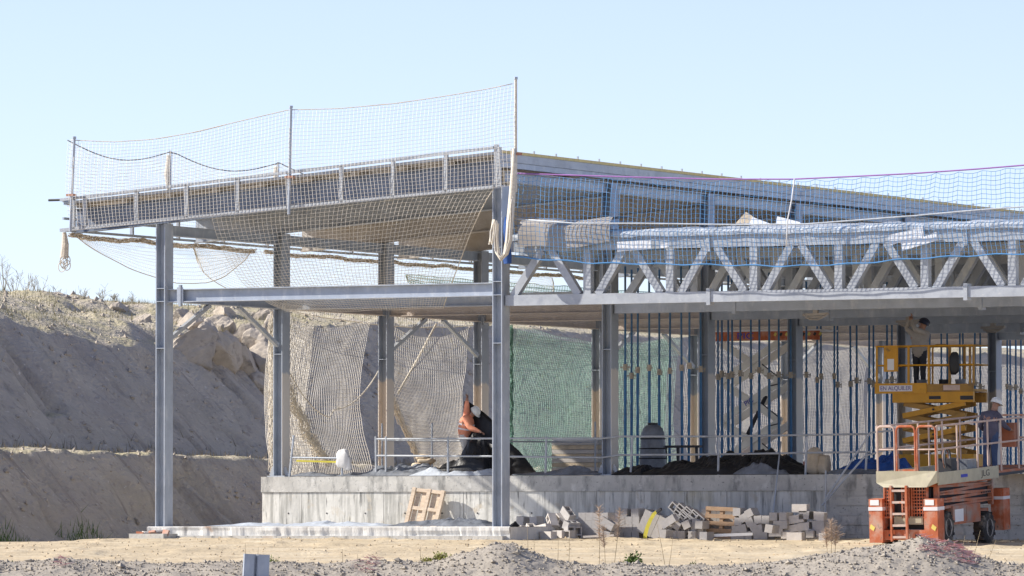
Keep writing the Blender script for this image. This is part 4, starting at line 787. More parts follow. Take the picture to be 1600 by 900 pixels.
for x0, x1 in ((-1.72, -1.42), (-.86, -.34), (-1.16, -.9)):      # grille of real bars
    g = jp('grille', MB().b2((x0, .02, .56), (x0 + .04, .08, 1.3)).b2((x1 - .04, .02, .56), (x1, .08, 1.3)).b2((x0 + .04, .02, 1.25), (x1 - .04, .08, 1.3)).b2((x0 + .04, .02, .56), (x1 - .04, .08, .60)), ORANGE)
    n = max(2, int((x1 - x0) / .075)); gb = MB()
    for k in range(1, n): xx = x0 + (x1 - x0) * k / n; gb.b2((xx - .011, .035, .6), (xx + .011, .05, 1.25))
    for k in range(1, 9): zz = .6 + .65 * k / 9; gb.b2((x0 + .04, .036, zz - .011), (x1 - .04, .051, zz + .011))
    obj('grille_bars', gb, ORANGE, bodyE)
for x_ in (-1.40, -.92): jp('ladder_rail', MB().b2((x_ - .03, -.14, .05), (x_ + .03, -.08, 1.30)), ORANGE)
for k in range(5): jp('ladder_rung', MB().b2((-1.37, -.135, .12 + k * .26), (-.95, -.085, .17 + k * .26)), PINKST)
# folded scissor pack on the side
jp('pack_core', MB().b2((-1.6, .25, .72), (-.25, 3.05, 1.22)), DARK)
for k in range(6):
    a_ = (-1) ** k * .028; jp('scissor_arm', MB().box((-.17, 1.62, .80 + k * .085), (.10, 2.95, .066), Euler((a_, 0, 0)).to_matrix()), ORANGED)
for y_ in (.2, 3.02): jp('pack_end', MB().b2((-.24, y_ - .04, .70), (-.1, y_ + .04, 1.3)), ORANGED)
for k in range(6): jp('pivot', MB().tube([(-.2, 2.45 + .09 * k, 1.0), (-.1, 2.45 + .09 * k, 1.0)], .02, 6), DARK)
# platform
PLN = 5.9
jp('platform_floor', MB().b2((-1.86, .0, 1.34), (-.0, PLN - .9, 1.40)), DARK)
jp('under_beam', MB().b2((-1.7, .1, 1.26), (-.12, 3.1, 1.335)), ORANGE)
vs = [(-1.62, -.12, 1.26), (-.28, -.12, 1.26), (.02, -.06, 1.36), (.02, -.06, 1.62), (-1.88, -.06, 1.62), (-1.88, -.06, 1.36)]
jp('toe_board', MB().add([Vector(v_) for v_ in vs] + [Vector(v_) + Vector((0, .06, 0)) for v_ in vs], [(0, 1, 2, 3, 4, 5), (11, 10, 9, 8, 7, 6)] + [(i, i + 6, (i + 1) % 6 + 6, (i + 1) % 6) for i in range(6)]), CREAMP)
sd = jp('toe_board', MB().b2((.0, .0, 1.30), (.03, 3.15, 1.58)), CREAMP); jp('toe_board', MB().b2((-1.89, .0, 1.36), (-1.86, 3.1, 1.60)), CREAMP)
lettering('lettering', 'JLG', .2, BLACKL, sd, (.033, 2.45, 1.44), (H, 0, H), sx=1.5); obj('blue_sticker', MB().b2((.031, 1.15, 1.41), (.034, 1.5, 1.48)), BLUELET, sd)
jp('extension_deck', MB().b2((-1.8, 3.15, 1.36), (-.03, PLN, 1.46)), ORANGED)
def rail_(name, mb): jp(name, mb, PINKST)
for x0, x1, m in ((-1.84, -1.30, PINKST), (-1.24, -.66, ORANGE), (-.60, -.02, ORANGE)):
    jp('end_hoop', arch(MB(), (x0, -.03, 1.6), (x1, -.03, 1.6), 1.02, .028), m); jp('end_mid_bar', MB().tube([(x0, -.03, 2.1), (x1, -.03, 2.1)], .02, 6), PINKST)
jp('gate_panel', MB().b2((-1.2, -.05, 1.5), (-.68, -.03, 1.66)), ORANGE)
for x_ in (0.0, -1.86):
    for z_ in (2.1, 2.62): rail_('long_rail', MB().tube([(x_, .0, z_), (x_, PLN - .05, z_)], .024, 6))
    for y_ in (.0, 1.05, 2.1, 2.65, 3.35, 4.3, PLN - .05): rail_('rail_post', MB().tube([(x_, y_, 1.45), (x_, y_, 2.62)], .026, 6))
for z_ in (2.1, 2.62): rail_('cross_rail', MB().tube([(-1.86, PLN - .05, z_), (0, PLN - .05, z_)], .024, 6))
jp('control_box', MB().b2((-.5, 4.2, 1.95), (-.06, 4.45, 2.5)), ORANGED); jp('welder', MB().b2((-.55, .9, 1.40), (-.12, 1.35, 1.85)), DARK); jp('tool_case', MB().b2((-.5, 1.7, 1.40), (-.1, 2.2, 1.78)), GREYP)
for k in range(4): jp('cable_coil', MB().tube([(-.2 - .02 * k, .75 + .5 * t / 6.28 + .25 * math.cos(t), 1.78 + .3 * math.sin(t)) for t in np.linspace(-.3, 3.6, 12)], .02, 5), [DARK, GALVL, DARK, ORANGED][k])
# ------------------------------------------------------------------ yellow scissor lift on the podium
YB = 8.0; YL = px2L(1395, YB); z_f = zat(607, YL, YB)
yl = bthing('yellow_scissor_lift', 'raised yellow scissor lift with a rental sign on the podium', 'scissor lift', YL, YB, POD)
Z = z_f - POD; LY = 2.2
obj('main_beam', MB().b2((.0, -.02, Z - .36), (LY, .08, Z - .10)), YELLOWP, yl); obj('main_beam', MB().b2((0, .8, Z - .36), (LY, .9, Z - .10)), YELLOWD, yl)
obj('deck', MB().b2((-.45, 0, Z - .09), (LY, .88, Z - .03)), YELLOWD, yl)
tb_ = obj('toe_board', MB().b2((-.47, -.06, Z - .13), (.95, -.03, Z + .13)), YELLOWP, yl); obj('toe_board', MB().b2((.95, -.04, Z - .1), (LY + .02, -.01, Z + .1)), YELLOWD, yl)
sg = obj('rental_sign', MB().b2((-.34, -.068, Z - .075), (.56, -.061, Z + .075)), HAZW, yl); lettering('lettering', 'EN ALQUILER', .15, PURPL, sg, (.11, -.071, Z), (H, 0, 0), sx=.93)
obj('faded_sticker', MB().b2((1.4, -.045, Z - .06), (1.85, -.041, Z + .07)), PINKST, yl); obj('dark_plate', MB().b2((1.0, -.026, Z - .28), (1.32, -.021, Z - .2)), DARK, yl); obj('dark_plate', MB().b2((1.85, -.026, Z - .3), (2.2, -.021, Z - .2)), DARK, yl)
for x_ in (-.42, .45, 1.0): obj('rail_post', MB().bar((x_, -.03, Z + .1), (x_, -.03, Z + 1.08), .05, .05, (1, 0, 0)), YELLOWP, yl)
for x_ in (1.35, 1.75, LY - .1, LY): obj('rail_post', MB().bar((x_, .02 if x_ > 2 else .5, Z + .1), (x_, .02 if x_ > 2 else .5, Z + 1.06), .05, .05, (1, 0, 0)), YELLOWD, yl)
for y_ in (-.03, .86):
    for h_ in (.58, 1.06): obj('guard_rail', MB().tube([(-.44, y_, Z + h_), (LY + .02, y_, Z + h_)], .022, 6), YELLOWP if y_ < 0 else YELLOWD, yl)
for x_ in (-.44, LY + .02):
    for h_ in (.58, 1.06): obj('end_rail', MB().tube([(x_, -.03, Z + h_), (x_, .86, Z + h_)], .022, 6), YELLOWD, yl)
obj('gate_hoop', arch(MB(), (1.05, .1, Z), (1.5, .1, Z), 1.08, .024), YELLOWD, yl)
bx_ = obj('control_panel', MB().b2((-.2, -.10, Z + .42), (.18, -.06, Z + 1.08)), YELLOWP, yl); obj('notice', MB().b2((-.1, -.105, Z + .46), (.08, -.101, Z + .74)), PAPER, bx_)
bag_ = obj('hanging_bag', lump(MB(), (1.72, -.08, Z + .62), (.26, .14, .56), 211), BLACKP, yl, smooth=True)
for k, x_ in enumerate((.55, 1.15, 1.6)): obj('tool_bucket', MB().tube([(x_ + .1, .35, Z - .02), (x_ + .1, .35, Z + .22)], [.11, .14], 10), [GREYP, BLACKP, GREYP][k], yl)
npair = 4; z0_, z1_ = .55, Z - .38; dz = (z1_ - z0_) / npair
for k in range(npair):
    for y_, m in ((.06, YELLOWP if k % 2 else YELLOWD), (.74, YELLOWD)):
        za, zb2 = z0_ + k * dz, z0_ + (k + 1) * dz
        obj('scissor_arm', MB().bar((.25, y_, za), (1.95, y_, zb2), .06, .13), m, yl); obj('scissor_arm', MB().bar((1.95, y_ + .07, za), (.25, y_ + .07, zb2), .06, .13), YELLOWD, yl)
    obj('pivot_bar', MB().tube([(1.1, 0, za + dz / 2), (1.1, .9, za + dz / 2)], .03, 6), DARK, yl)
obj('base', MB().b2((.05, .0, .16), (2.2, .85, .52)), YELLOWP, yl)
for x_ in (.3, 1.95): wheel(yl, (x_, .03, .16), .16, .12)
# ------------------------------------------------------------------ far scissor lift with an orange platform
FB = 19.5; FL = px2L(1118, FB); zf = zat(519, FL, FB)
fl_ = bthing('scissor_lift', 'distant scissor lift with orange platform edge and cream arms behind the props', 'scissor lift', FL, FB, POD)
Zf = zf - POD; s_ = F / W(FL, FB).y; wl_ = (1276 - 1118) / s_ / E1[0]
pf = obj('platform_side', MB().b2((0, 0, Zf - .25), (wl_, .06, Zf)), ORANGE, fl_); obj('platform_top', MB().b2((-.02, -.01, Zf), (wl_ + .02, 1.2, Zf + .04)), HAZW, fl_)
lettering('lettering', 'PIC', .24, BLUELET, pf, (wl_ * .29, -.006, Zf - .125), (H, 0, 0), sx=1.5)
for k in range(9): obj('hazard_stripe', MB().box((wl_ * .58 + k * .17, -.004, Zf - .09), (.07, .006, .09), Euler((0, .6, 0)).to_matrix()), HAZY if k % 2 == 0 else BLACKL, pf)
npr = 3; z0_ = .5; dz = (Zf - .3 - z0_) / npr; xa, xb = .1, (1215 - 1118) / s_ / E1[0]
for k in range(npr):
    za, zb2 = z0_ + k * dz, z0_ + (k + 1) * dz
    a1 = obj('scissor_arm', MB().bar((xa, .05, za), (xb, .05, zb2), .07, .2), WSTONE, fl_); obj('scissor_arm', MB().bar((xb, .15, za), (xa, .15, zb2), .07, .2), WSTONE, fl_)
    obj('scissor_arm', MB().bar((xa, .95, za), (xb, .95, zb2), .07, .2), WSTONE, fl_)
    obj('hose', MB().tube([(xb - .5, -.02, za + dz * .45), (xb + .02, -.03, za + dz * .1), (xb + .05, -.03, za - .05), (xb - .3, -.02, za - .12)], .018, 5), DARK, fl_)
    if k == 1: lettering('lettering', 'PIC', .2, BLUELET, a1, ((xa + xb) / 2, -.0, (za + zb2) / 2), (H, -math.atan2(dz, xb - xa), 0))
obj('lift_cylinder', MB().tube([(.5, .4, .7), (1.35, .4, 2.3)], .06, 8), DARK, fl_); obj('base', MB().b2((0, 0, .12), (2.2, 1.2, .5)), ORANGE, fl_)
for x_ in (.3, 1.9): wheel(fl_, (x_, .0, .18), .2, .15)
# ------------------------------------------------------------------ people
SKIN = mat('skin', (.36, .20, .14), .6, 0, .1, 6); HIVIS = mat('hi_vis_orange', (.87, .35, .21), .7, 0, .15, 5, .01, 14); JEANS = mat('denim', (.05, .08, .16), .8, 0, .3, 6, .01, 14)
NAVY = mat('navy_jacket', (.10, .095, .135), .8, 0, .25, 5, .012, 12); GREYT = mat('grey_shirt', (.33, .31, .29), .85, 0, .15, 5, .012, 12); DKTR = mat('dark_trousers', (.03, .033, .045), .85, 0, .25, 6, .012, 12); WTR = mat('pale_trousers', (.62, .60, .57), .85, 0, .12, 6, .012, 12); BOOT = mat('boots', (.05, .04, .035), .8)
DHELM = mat('dark_helmet', (.02, .025, .05), .35)
def person(label, L, B, z, J, top, legs, helm, rz=0, bulk=1.0):
    """J: joints in metres (x right, y back, z up)"""
    root = bthing('person', label, 'person', L, B, z, None, rz)
    V, E, R, M = [], [], [], []
    def vert(p, r): V.append(p); R.append(r); return len(V) - 1
    def chain(a_, pts, mi):
        for p, r in pts:
            b_ = vert(p, r); E.append((a_, b_)); M.append(mi); a_ = b_
        return a_
    j = {k: Vector(v_) for k, v_ in J.items()}; mid = lambda a_, b_, t=.5: j[a_].lerp(j[b_], t)
    pel = vert(j['pelvis'], .175); ch = chain(pel, [(mid('pelvis', 'chest', .5), .185), (j['chest'], .20)], 0)
    nk = chain(ch, [(j['neck'], .062)], 2); chain(nk, [(j['head'] - (j['head'] - j['neck']) * .35, .075), (j['head'], .098), (j['head'] + (j['head'] - j['neck']).normalized() * .085, .075)], 2)
    for s in 'lr':
        sh = chain(ch, [(j['sh_' + s], .10)], 0); e_ = chain(sh, [(mid('sh_' + s, 'el_' + s), .082), (j['el_' + s], .07)], 0); w_ = chain(e_, [(mid('el_' + s, 'ha_' + s, .5), .06), (j['ha_' + s], .046)], 0)
        chain(w_, [(j['ha_' + s] + (j['ha_' + s] - j['el_' + s]).normalized() * .085, .038)], 2)
        hp = chain(pel, [(j['hip_' + s], .12)], 1); kn = chain(hp, [(mid('hip_' + s, 'kn_' + s), .10), (j['kn_' + s], .08)], 1); an = chain(kn, [(mid('kn_' + s, 'an_' + s), .072), (j['an_' + s], .06)], 1)
        chain(an, [(j['an_' + s] + Vector(J['toe']) * .16 + Vector((0, 0, -.05)), .04)], 3)
    R[:] = [r * (bulk if i < 3 or r in (.10, .082, .07, .06) else 1) for i, r in enumerate(R)]
    me = bpy.data.meshes.new('body'); me.from_pydata([tuple(v_) for v_ in V], E, []); o = bpy.data.objects.new('tmp', me); COL.objects.link(o)
    md = o.modifiers.new('s', 'SKIN'); md.use_smooth_shade = True; ss = o.modifiers.new('u', 'SUBSURF'); ss.levels = 2
    for i, sv_ in enumerate(me.skin_vertices[0].data): sv_.radius = (R[i], R[i] * (.78 if i in (0, 1, 2) else 1)); sv_.use_root = (i == 0)
    bm_ = bpy.data.meshes.new_from_object(o.evaluated_get(bpy.context.evaluated_depsgraph_get())); bpy.data.objects.remove(o)
    bm_.materials.clear()
    for m in (top, legs, SKIN, BOOT): bm_.materials.append(m)
    for p in bm_.polygons:
        best = (1e9, 0)
        for (a_, b_), mi in zip(E, M):
            d = V[b_] - V[a_]; t = max(0, min(1, (p.center - V[a_]).dot(d) / d.length_squared)); q = (p.center - V[a_] - d * t).length - (R[a_] + (R[b_] - R[a_]) * t)
            if q < best[0]: best = (q, mi)
        p.material_index = best[1]; p.use_smooth = True
    # fingers, nose and ears joined to the same body mesh
    ex = MB()
    for s in 'lr':
        d = (j['ha_' + s] - j['el_' + s]).normalized(); sd_ = d.cross(Vector((0, 0, 1)) if abs(d.z) < .9 else Vector((1, 0, 0))).normalized(); up_ = sd_.cross(d); b_ = j['ha_' + s] + d * .1
        for k, ln in enumerate((.07, .08, .075, .058)): p_ = b_ + sd_ * (k - 1.5) * .021; ex.tube([p_ - d * .02, p_ + d * ln * .6, p_ + d * ln * .85 - up_ * ln * .5], [.011, .010, .007], 5)
        ex.tube([j['ha_' + s] + d * .03 + sd_ * .03, b_ + sd_ * .055 - d * .01, b_ + sd_ * .05 + d * .035], [.013, .011, .008], 5)
    f_ = Vector(J['face']).normalized(); hd = j['head']; sd_ = f_.cross(Vector((0, 0, 1))).normalized()
    ex.tube([hd + f_ * .085 + Vector((0, 0, .02)), hd + f_ * .12 - Vector((0, 0, .025)), hd + f_ * .09 - Vector((0, 0, .035))], [.01, .018, .01], 6)
    for s in (-1, 1): ex.tube([hd + sd_ * s * .09, hd + sd_ * s * .108], [.026, .02], 8)
    bm = bmesh.new(); bm.from_mesh(bm_); tmp = mesh_of('x', ex, SKIN); n0 = len(bm.faces); bm.from_mesh(tmp)
    bm.faces.ensure_lookup_table()
    for f in bm.faces[n0:]: f.material_index = 2
    bm.to_mesh(bm_); bm.free(); body = obj('body', bm_, parent=root)
    hm = MB(); ax_ = (j['head'] - j['neck']).normalized(); c0 = hd + ax_ * .035
    q = ax_.to_track_quat('Z', 'Y').to_matrix(); rows = []
    for i in range(9):
        a_ = i / 8 * H; rows.append([c0 + q @ Vector((math.cos(t) * .125 * math.cos(a_), math.sin(t) * .145 * math.cos(a_), .14 * math.sin(a_))) for t in np.linspace(0, 2 * math.pi, 21)])
    brim = [c0 + q @ Vector((math.cos(t) * .15, math.sin(t) * .17, -.012)) + f_ * .02 for t in np.linspace(0, 2 * math.pi, 21)]
    hm.quadgrid([brim] + rows); he = obj('helmet', hm, helm, root, smooth=True); obj('helmet_ridge', MB().tube([c0 + q @ Vector((0, math.sin(t) * .148, math.cos(t) * .143)) for t in np.linspace(-1.2, 1.2, 9)], .012, 5), helm, he)
    if bulk > 1:                              # reflective bands of a hi-vis jacket
        ax2 = (j['chest'] - j['pelvis']).normalized(); q2 = ax2.to_track_quat('Z', 'Y').to_matrix()
        for t in (.45, .8): obj('reflective_band', MB().quadgrid([[mid('pelvis', 'chest', t) + q2 @ Vector((math.cos(u_) * .232, math.sin(u_) * .215, h_)) for u_ in np.linspace(0, 6.2832, 25)] for h_ in (-.022, .022)]), HAZW, root)
    return root
STAND = dict(pelvis=(0, 0, .95), chest=(0, 0, 1.32), neck=(0, 0, 1.50), head=(0, 0, 1.66), sh_l=(-.19, 0, 1.42), sh_r=(.19, 0, 1.42), el_l=(-.26, .02, 1.14), el_r=(.26, .02, 1.14), ha_l=(-.24, .15, .92), ha_r=(.24, .15, .92), hip_l=(-.1, 0, .90), hip_r=(.1, 0, .90), kn_l=(-.1, -.02, .50), kn_r=(.1, -.02, .50), an_l=(-.1, .02, .09), an_r=(.1, .02, .09), toe=(0, 1, 0), face=(0, 1, 0))
# back-turned worker on the orange lift's platform
j = dict(STAND, chest=(.02, .02, 1.33), neck=(.06, .05, 1.52), head=(.09, .09, 1.67), el_l=(-.3, .05, 1.15), ha_l=(-.22, .3, 1.02), el_r=(.32, .1, 1.15), ha_r=(.33, .36, 1.08), kn_l=(-.13, .02, .5), an_l=(-.13, -.05, .09), face=(.5, .8, 0))
PBk = JB + 4.2; pl_ = px2L(1548, PBk); person('worker with white helmet and navy jacket, back turned, on the orange lift', pl_, PBk, g0 + 1.46 + .2, j, NAVY, JEANS, HELM)
# worker in the yellow lift, arms raised to the ceiling
j = dict(STAND, chest=(.0, 0, 1.32), neck=(.05, 0, 1.49), head=(.1, .02, 1.63), sh_l=(-.18, 0, 1.43), el_l=(-.36, -.02, 1.55), ha_l=(-.26, -.02, 1.76), el_r=(-.02, -.24, 1.52), ha_r=(-.16, -.12, 1.74), face=(-.8, -.3, .3), toe=(-1, 0, 0), kn_l=(-.08, -.02, .5), kn_r=(.1, -.02, .5))
person('worker in grey top and dark helmet reaching up from the yellow lift', px2L(1437, YB + .45), YB + .45, z_f + -.03, j, GREYT, DKTR, DHELM)
# stooping worker in orange, holding up a black sheet
TBk = 7.0; tl = px2L(729, TBk)
j = dict(STAND, pelvis=(-.04, 0, .93), chest=(.02, -.02, 1.26), neck=(.14, -.03, 1.40), head=(.25, -.04, 1.49), sh_l=(-.06, .14, 1.36), sh_r=(.08, -.17, 1.33), el_l=(-.06, .12, 1.62), ha_l=(-.03, .08, 1.80), el_r=(.22, -.24, 1.10), ha_r=(.48, -.22, 1.0), hip_l=(-.06, .1, .88), hip_r=(-.04, -.1, .88), kn_l=(.0, .12, .5), kn_r=(.04, -.1, .5), an_l=(-.1, .12, .09), an_r=(-.06, -.1, .09), toe=(1, 0, 0), face=(.8, -.2, -.45))
person('stooping worker in orange jacket and white helmet holding up a black sheet', tl, TBk, POD + .16, j, HIVIS, WTR, HELM, bulk=1.22)
lp = bthing('low_pallet', 'low brown pallet under the black sheet and worker', 'pallet', px2L(725, 6.6), 6.6, POD)
for k in range(7): obj('deck_board', MB().b2((-.75 + .26 * k, -.35, .12), (-.55 + .26 * k, .75, .145)), WOODD, lp)
for y_ in (-.33, .2, .7): obj('bearer', MB().b2((-.75, y_ - .05, 0), (1.05, y_ + .05, .118)), WOODD, lp)
# the black sheet: a ridge from his raised hand down to the right, trailing left at his feet
def bs(p, q, B): L = px2L(p, B); return np.array((L, B, zat(q, L, B)))
top_ = [(688, 728), (705, 716), (722, 706), (734, 690), (746, 672)]; ridge = [(725, 627), (733, 628), (745, 636), (757, 645), (768, 655), (782, 672), (797, 692), (812, 705), (826, 722), (840, 741)]
nR = 40; tt = np.linspace(0, 1, nR); rp_ = np.array([(np.interp(t, np.linspace(0, 1, 10), [a_[0] for a_ in ridge]), np.interp(t, np.linspace(0, 1, 10), [a_[1] for a_ in ridge])) for t in tt])
rows = []
for i in range(nR):
    t = tt[i]; r0 = bs(rp_[i, 0], rp_[i, 1], 7.25 - .3 * t); bx0 = 742 + (836 - 742) * t ** 1.15; f0 = bs(bx0, 746, 6.45 - .1 * t); f0[2] = POD + .02
    bk = bs(rp_[i, 0] + 8, 740, 8.0); bk[2] = POD + .02
    row = []
    for k in range(22):
        v_ = k / 21
        p = r0 * (1 - v_ / .6) + f0 * (v_ / .6) if v_ < .6 else None
        if p is None: p = f0
        sagx = math.sin(min(1, v_ / .6) * math.pi)
        fold = .07 * math.sin(t * 26 + v_ * 3) * min(1, v_ * 3) * (1 - t * .6)
        row.append((p[0] - .16 * sagx * (1 - t) + fold * .5, p[1] - fold + .25 * sagx * .3, p[2] - .10 * sagx * (1 - t)))
        if v_ >= .6: break
    back = [(r0 * (1 - w) + bk * w) for w in (.9, .6, .3)]
    rows.append([tuple(b_) for b_ in back] + row)
bsheet = tag(obj('black_sheet', MB().quadgrid(rows), BLACKP, smooth=True), 'large black plastic sheet held up by the stooping worker', 'plastic sheet'); bsheet.location = W(0, 0); bsheet.rotation_euler = (0, 0, -TH)
sheet('black_sheet', 'bunched end of black sheet lying at the stooping worker\'s feet', 'plastic sheet', (px2L(690, 6.3), px2L(765, 6.3), 6.0, 6.9), POD + .13, [.14, .35, .62, .85, .8, .5], BLACKP, 221, 2.4, n=(50, 26))
# ------------------------------------------------------------------ foreground
gp_ = thing('guardrail_post', 'short galvanised channel post at the bottom edge of the picture', 'post', (0, 0, 0)); YP = 124.5
xp = lambda p: (p - 800) / F * YP
zt0 = zyat(866, YP); x_ = xp(399); gp_.location = (x_, YP, zt0 - .9); gp_.rotation_euler = (0, .05, .25)
obj('channel', MB().b2((-.24, 0, 0), (-.06, .02, .9)).b2((.02, 0, 0), (.24, .02, .9)).b2((-.06, .09, 0), (.02, .11, .9)).b2((-.06, .021, 0), (-.045, .1, .9)).b2((.005, .021, 0), (.02, .1, .9)).b2((-.26, .0, 0), (-.24, .12, .9)).b2((.24, 0, 0), (.26, .12, .9)), GALV, gp_)
def tape(label, pts, n, seed, m=REDT):
    rr_ = random.Random(seed); mb = MB(); Y = YC
    for k in range(n):
        p, q = rr_.choice(pts); p += rr_.uniform(-9, 9); y_ = YC + rr_.uniform(-.9, .3); x_ = (p - 800) / F * y_; z_ = float(ground(x_, y_)) + rr_.uniform(.02, .07); a_ = rr_.uniform(-.5, .9)
        l_ = rr_.uniform(.06, .2); mb.bar((x_ - l_ * math.cos(a_), y_, z_ + l_ * math.sin(a_) * .5), (x_ + l_ * math.cos(a_), y_ + .05, z_ - l_ * math.sin(a_) * .5), .02, .008)
    return tag(obj('barrier_netting', mb, m), label, 'netting')
tape('torn red and white plastic netting spilled over the right gravel mound', [(1448, 0), (1462, 0), (1476, 0), (1490, 0), (1503, 0), (1515, 0)], 150, 1)
tape('scrap of red netting lying on the bank left of the gravel mound', [(568, 0), (580, 0)], 22, 2); tape('scrap of pink netting at the far left of the bank', [(88, 0), (98, 0)], 14, 3)
# loose stones on the bank and clods on the dirt
def stones(name, label, n, region, smin, smax, m, seed):
    rg = np.random.default_rng(seed); base = np.array([(1, 0, 0), (-1, 0, 0), (0, 1, 0), (0, -1, 0), (0, 0, 1), (0, 0, -1)], float); tri = np.array([(0, 2, 4), (2, 1, 4), (1, 3, 4), (3, 0, 4), (2, 0, 5), (1, 2, 5), (3, 1, 5), (0, 3, 5)])
    x_, y_ = region(rg, n); s = smin + (smax - smin) * rg.random(n) ** 3
    V = base[None] * (s[:, None, None] * rg.uniform(.5, 1.1, (n, 6, 1))) + rg.normal(0, .15, (n, 6, 3)) * s[:, None, None]
    V[..., 2] *= .75; V += np.stack([x_, y_, ground(x_, y_) + s * .2], -1)[:, None]
    Fc = (tri[None] + (np.arange(n) * 6)[:, None, None]).reshape(-1, 3); return tag(obj(name, np_mesh(name, V.reshape(-1, 3), Fc, m, False)), label, name.replace('_', ' '), kind='stuff')
GRAV = mat('gravel', (.35, .31, .255), .95, 0, .3, 3); CLOD = mat('clods', (.50, .40, .27), .95, 0, .3, 3)
stones('gravel_stones', 'loose grey stones scattered over the gravel bank', 14000, lambda r, n: (r.uniform(-11.5, 11.5, n), 126 + r.normal(-.2, 1.2, n)), .008, .055, GRAV, 1)
stones('bank_rocks', 'larger scattered rocks on the gravel bank', 260, lambda r, n: (r.uniform(-11.5, 11.5, n), 126 + r.normal(-.3, 1.2, n)), .05, .13, GRAV, 5)
stones('dirt_clods', 'small clods and stones scattered over the yellow dirt', 2600, lambda r, n: (r.uniform(-14, 14, n), r.uniform(129.5, 152, n)), .008, .05, CLOD, 2)
# ------------------------------------------------------------------ plants
LEAF = mat('leaf_green', (.11, .17, .04), .7, 0, .35, 5); LEAFY = mat('leaf_yellow_green', (.24, .25, .07), .7, 0, .3, 5); DRY = mat('dry_grass', (.42, .33, .20), .9, 0, .25, 5); DRYP = mat('dry_plume', (.50, .38, .28), .95, 0, .2, 5)
def bush(label, px, Y, w, h, m, n, seed, leaf=.05):
    rr_ = random.Random(seed); x_ = (px - 800) / F * Y; t = thing('leafy_bush', label, 'bush', (x_, Y, float(ground(x_, Y)) - .02)); lf, sm = MB(), MB()
    for k in range(n // 14):
        a_, e_ = rr_.uniform(0, 6.28), rr_.uniform(.35, 1.45); ln = rr_.uniform(.6, 1) ; tip = Vector((math.cos(a_) * math.cos(e_) * w / 2, math.sin(a_) * math.cos(e_) * w / 2, math.sin(e_) * h)) * ln
        sm.tube([(0, 0, 0), tip * .5 + Vector((0, 0, .03)), tip], [.006, .005, .003], 4)
        for q in range(14):
            p = tip * rr_.uniform(.35, 1.0) + Vector((rr_.gauss(0, .03), rr_.gauss(0, .03), rr_.gauss(0, .02))); d = Vector((rr_.gauss(0, 1), rr_.gauss(0, 1), rr_.gauss(.6, .7))).normalized(); s = d.cross(Vector((rr_.random(), rr_.random(), rr_.random()))).normalized() * leaf * .28; l_ = d * leaf * rr_.uniform(.7, 1.4)
            lf.add([p, p + l_ * .5 + s, p + l_, p + l_ * .5 - s], [(0, 1, 2, 3)])
    obj('foliage', lf, m, t); obj('stems', sm, DRY, t)
bush('green leafy bush on the dirt before the slab', 685, 131, .8, .28, LEAFY, 520, 1, .07); bush('small green bush on the bank below the dry grass', 988, 128, .5, .32, LEAF, 420, 2, .07)
bush('yellowish weed at the right foot of the gravel mound', 868, 128.5, .7, .22, LEAFY, 300, 3, .05); bush('tiny grey-green weed right of the small green bush', 1080, 128, .5, .16, LEAF, 160, 4, .04)
bush('low green weed at the far left of the bank', 24, 127.5, .35, .2, LEAF, 160, 5, .05); bush('small dry weed on the bank left of the red netting', 520, 127.5, .9, .12, DRY, 260, 6, .04); bush('tiny green weed beside the channel post', 428, 126.5, .35, .2, LEAF, 140, 7, .04)
bush('small dry forked weed above the red netting', 588, 127.3, .25, .3, DRYP, 60, 8, .05)
def stalks(label, px, Y, lst, seed, plume=True):
    rr_ = random.Random(seed); x_ = (px - 800) / F * Y; z_ = float(ground(x_, Y)); t = thing('dry_grass', label, 'dry grass', (x_, Y, z_ - .03))
    for dx, h_, lean in lst:
        p0 = Vector((dx, 0, 0)); p1 = p0 + Vector((lean, 0, h_)); obj('stalk', MB().tube([p0, p0.lerp(p1, .5) + Vector((.01, 0, 0)), p1], [.008, .006, .003], 5), DRY, t)
        if plume:
            mb = MB()
            for k in range(170):
                u_ = rr_.uniform(.52, 1.0); w_ = .085 * math.sin(min(1, (u_ - .5) * 2.2) * 2.6) + .012; c_ = p0.lerp(p1, u_); e_ = c_ + Vector((rr_.gauss(0, w_), rr_.gauss(0, w_), rr_.uniform(.02, .09))); mb.tube([c_, e_], [.0035, .002], 3, False)
            obj('plume', mb, DRYP, t)
stalks('pair of tall dry plumed grasses before the block pile', 942, 128.5, [(-.08, 1.32, .0), (.22, 1.28, .14), (.05, .9, -.05)], 1)
stalks('single thin dry stalk right of the plumed grasses', 1040, 129, [(.0, 1.05, -.2), (.05, .7, .1)], 2, False); stalks('brown feathery dry weed before the right-hand blocks', 1298, 130, [(0, 1.0, .0), (.06, .85, .05), (-.07, .8, -.05)], 3)
stalks('thin dry stalks before the left end of the blocks', 824, 128, [(0, 1.0, 0), (.12, .7, .02), (.62, .75, .02), (.85, .8, .03), (-.1, .55, .0)], 4, False); stalks('dry stalks standing beside the channel post', 382, 127, [(0, .5, .02), (.25, .42, .04)], 5, False)
stalks('dry stalks in front of the orange lift', 1515, 129.5, [(-.25, .7, .15), (0, .8, .22), (.3, .6, .25), (-.4, .45, .05)], 6, False); stalks('dry stalks on the bank before the slab', 655, 128, [(0, .5, .03), (.1, .35, -.03), (-1.6, .45, 0), (-1.3, .35, .02)], 7, False)
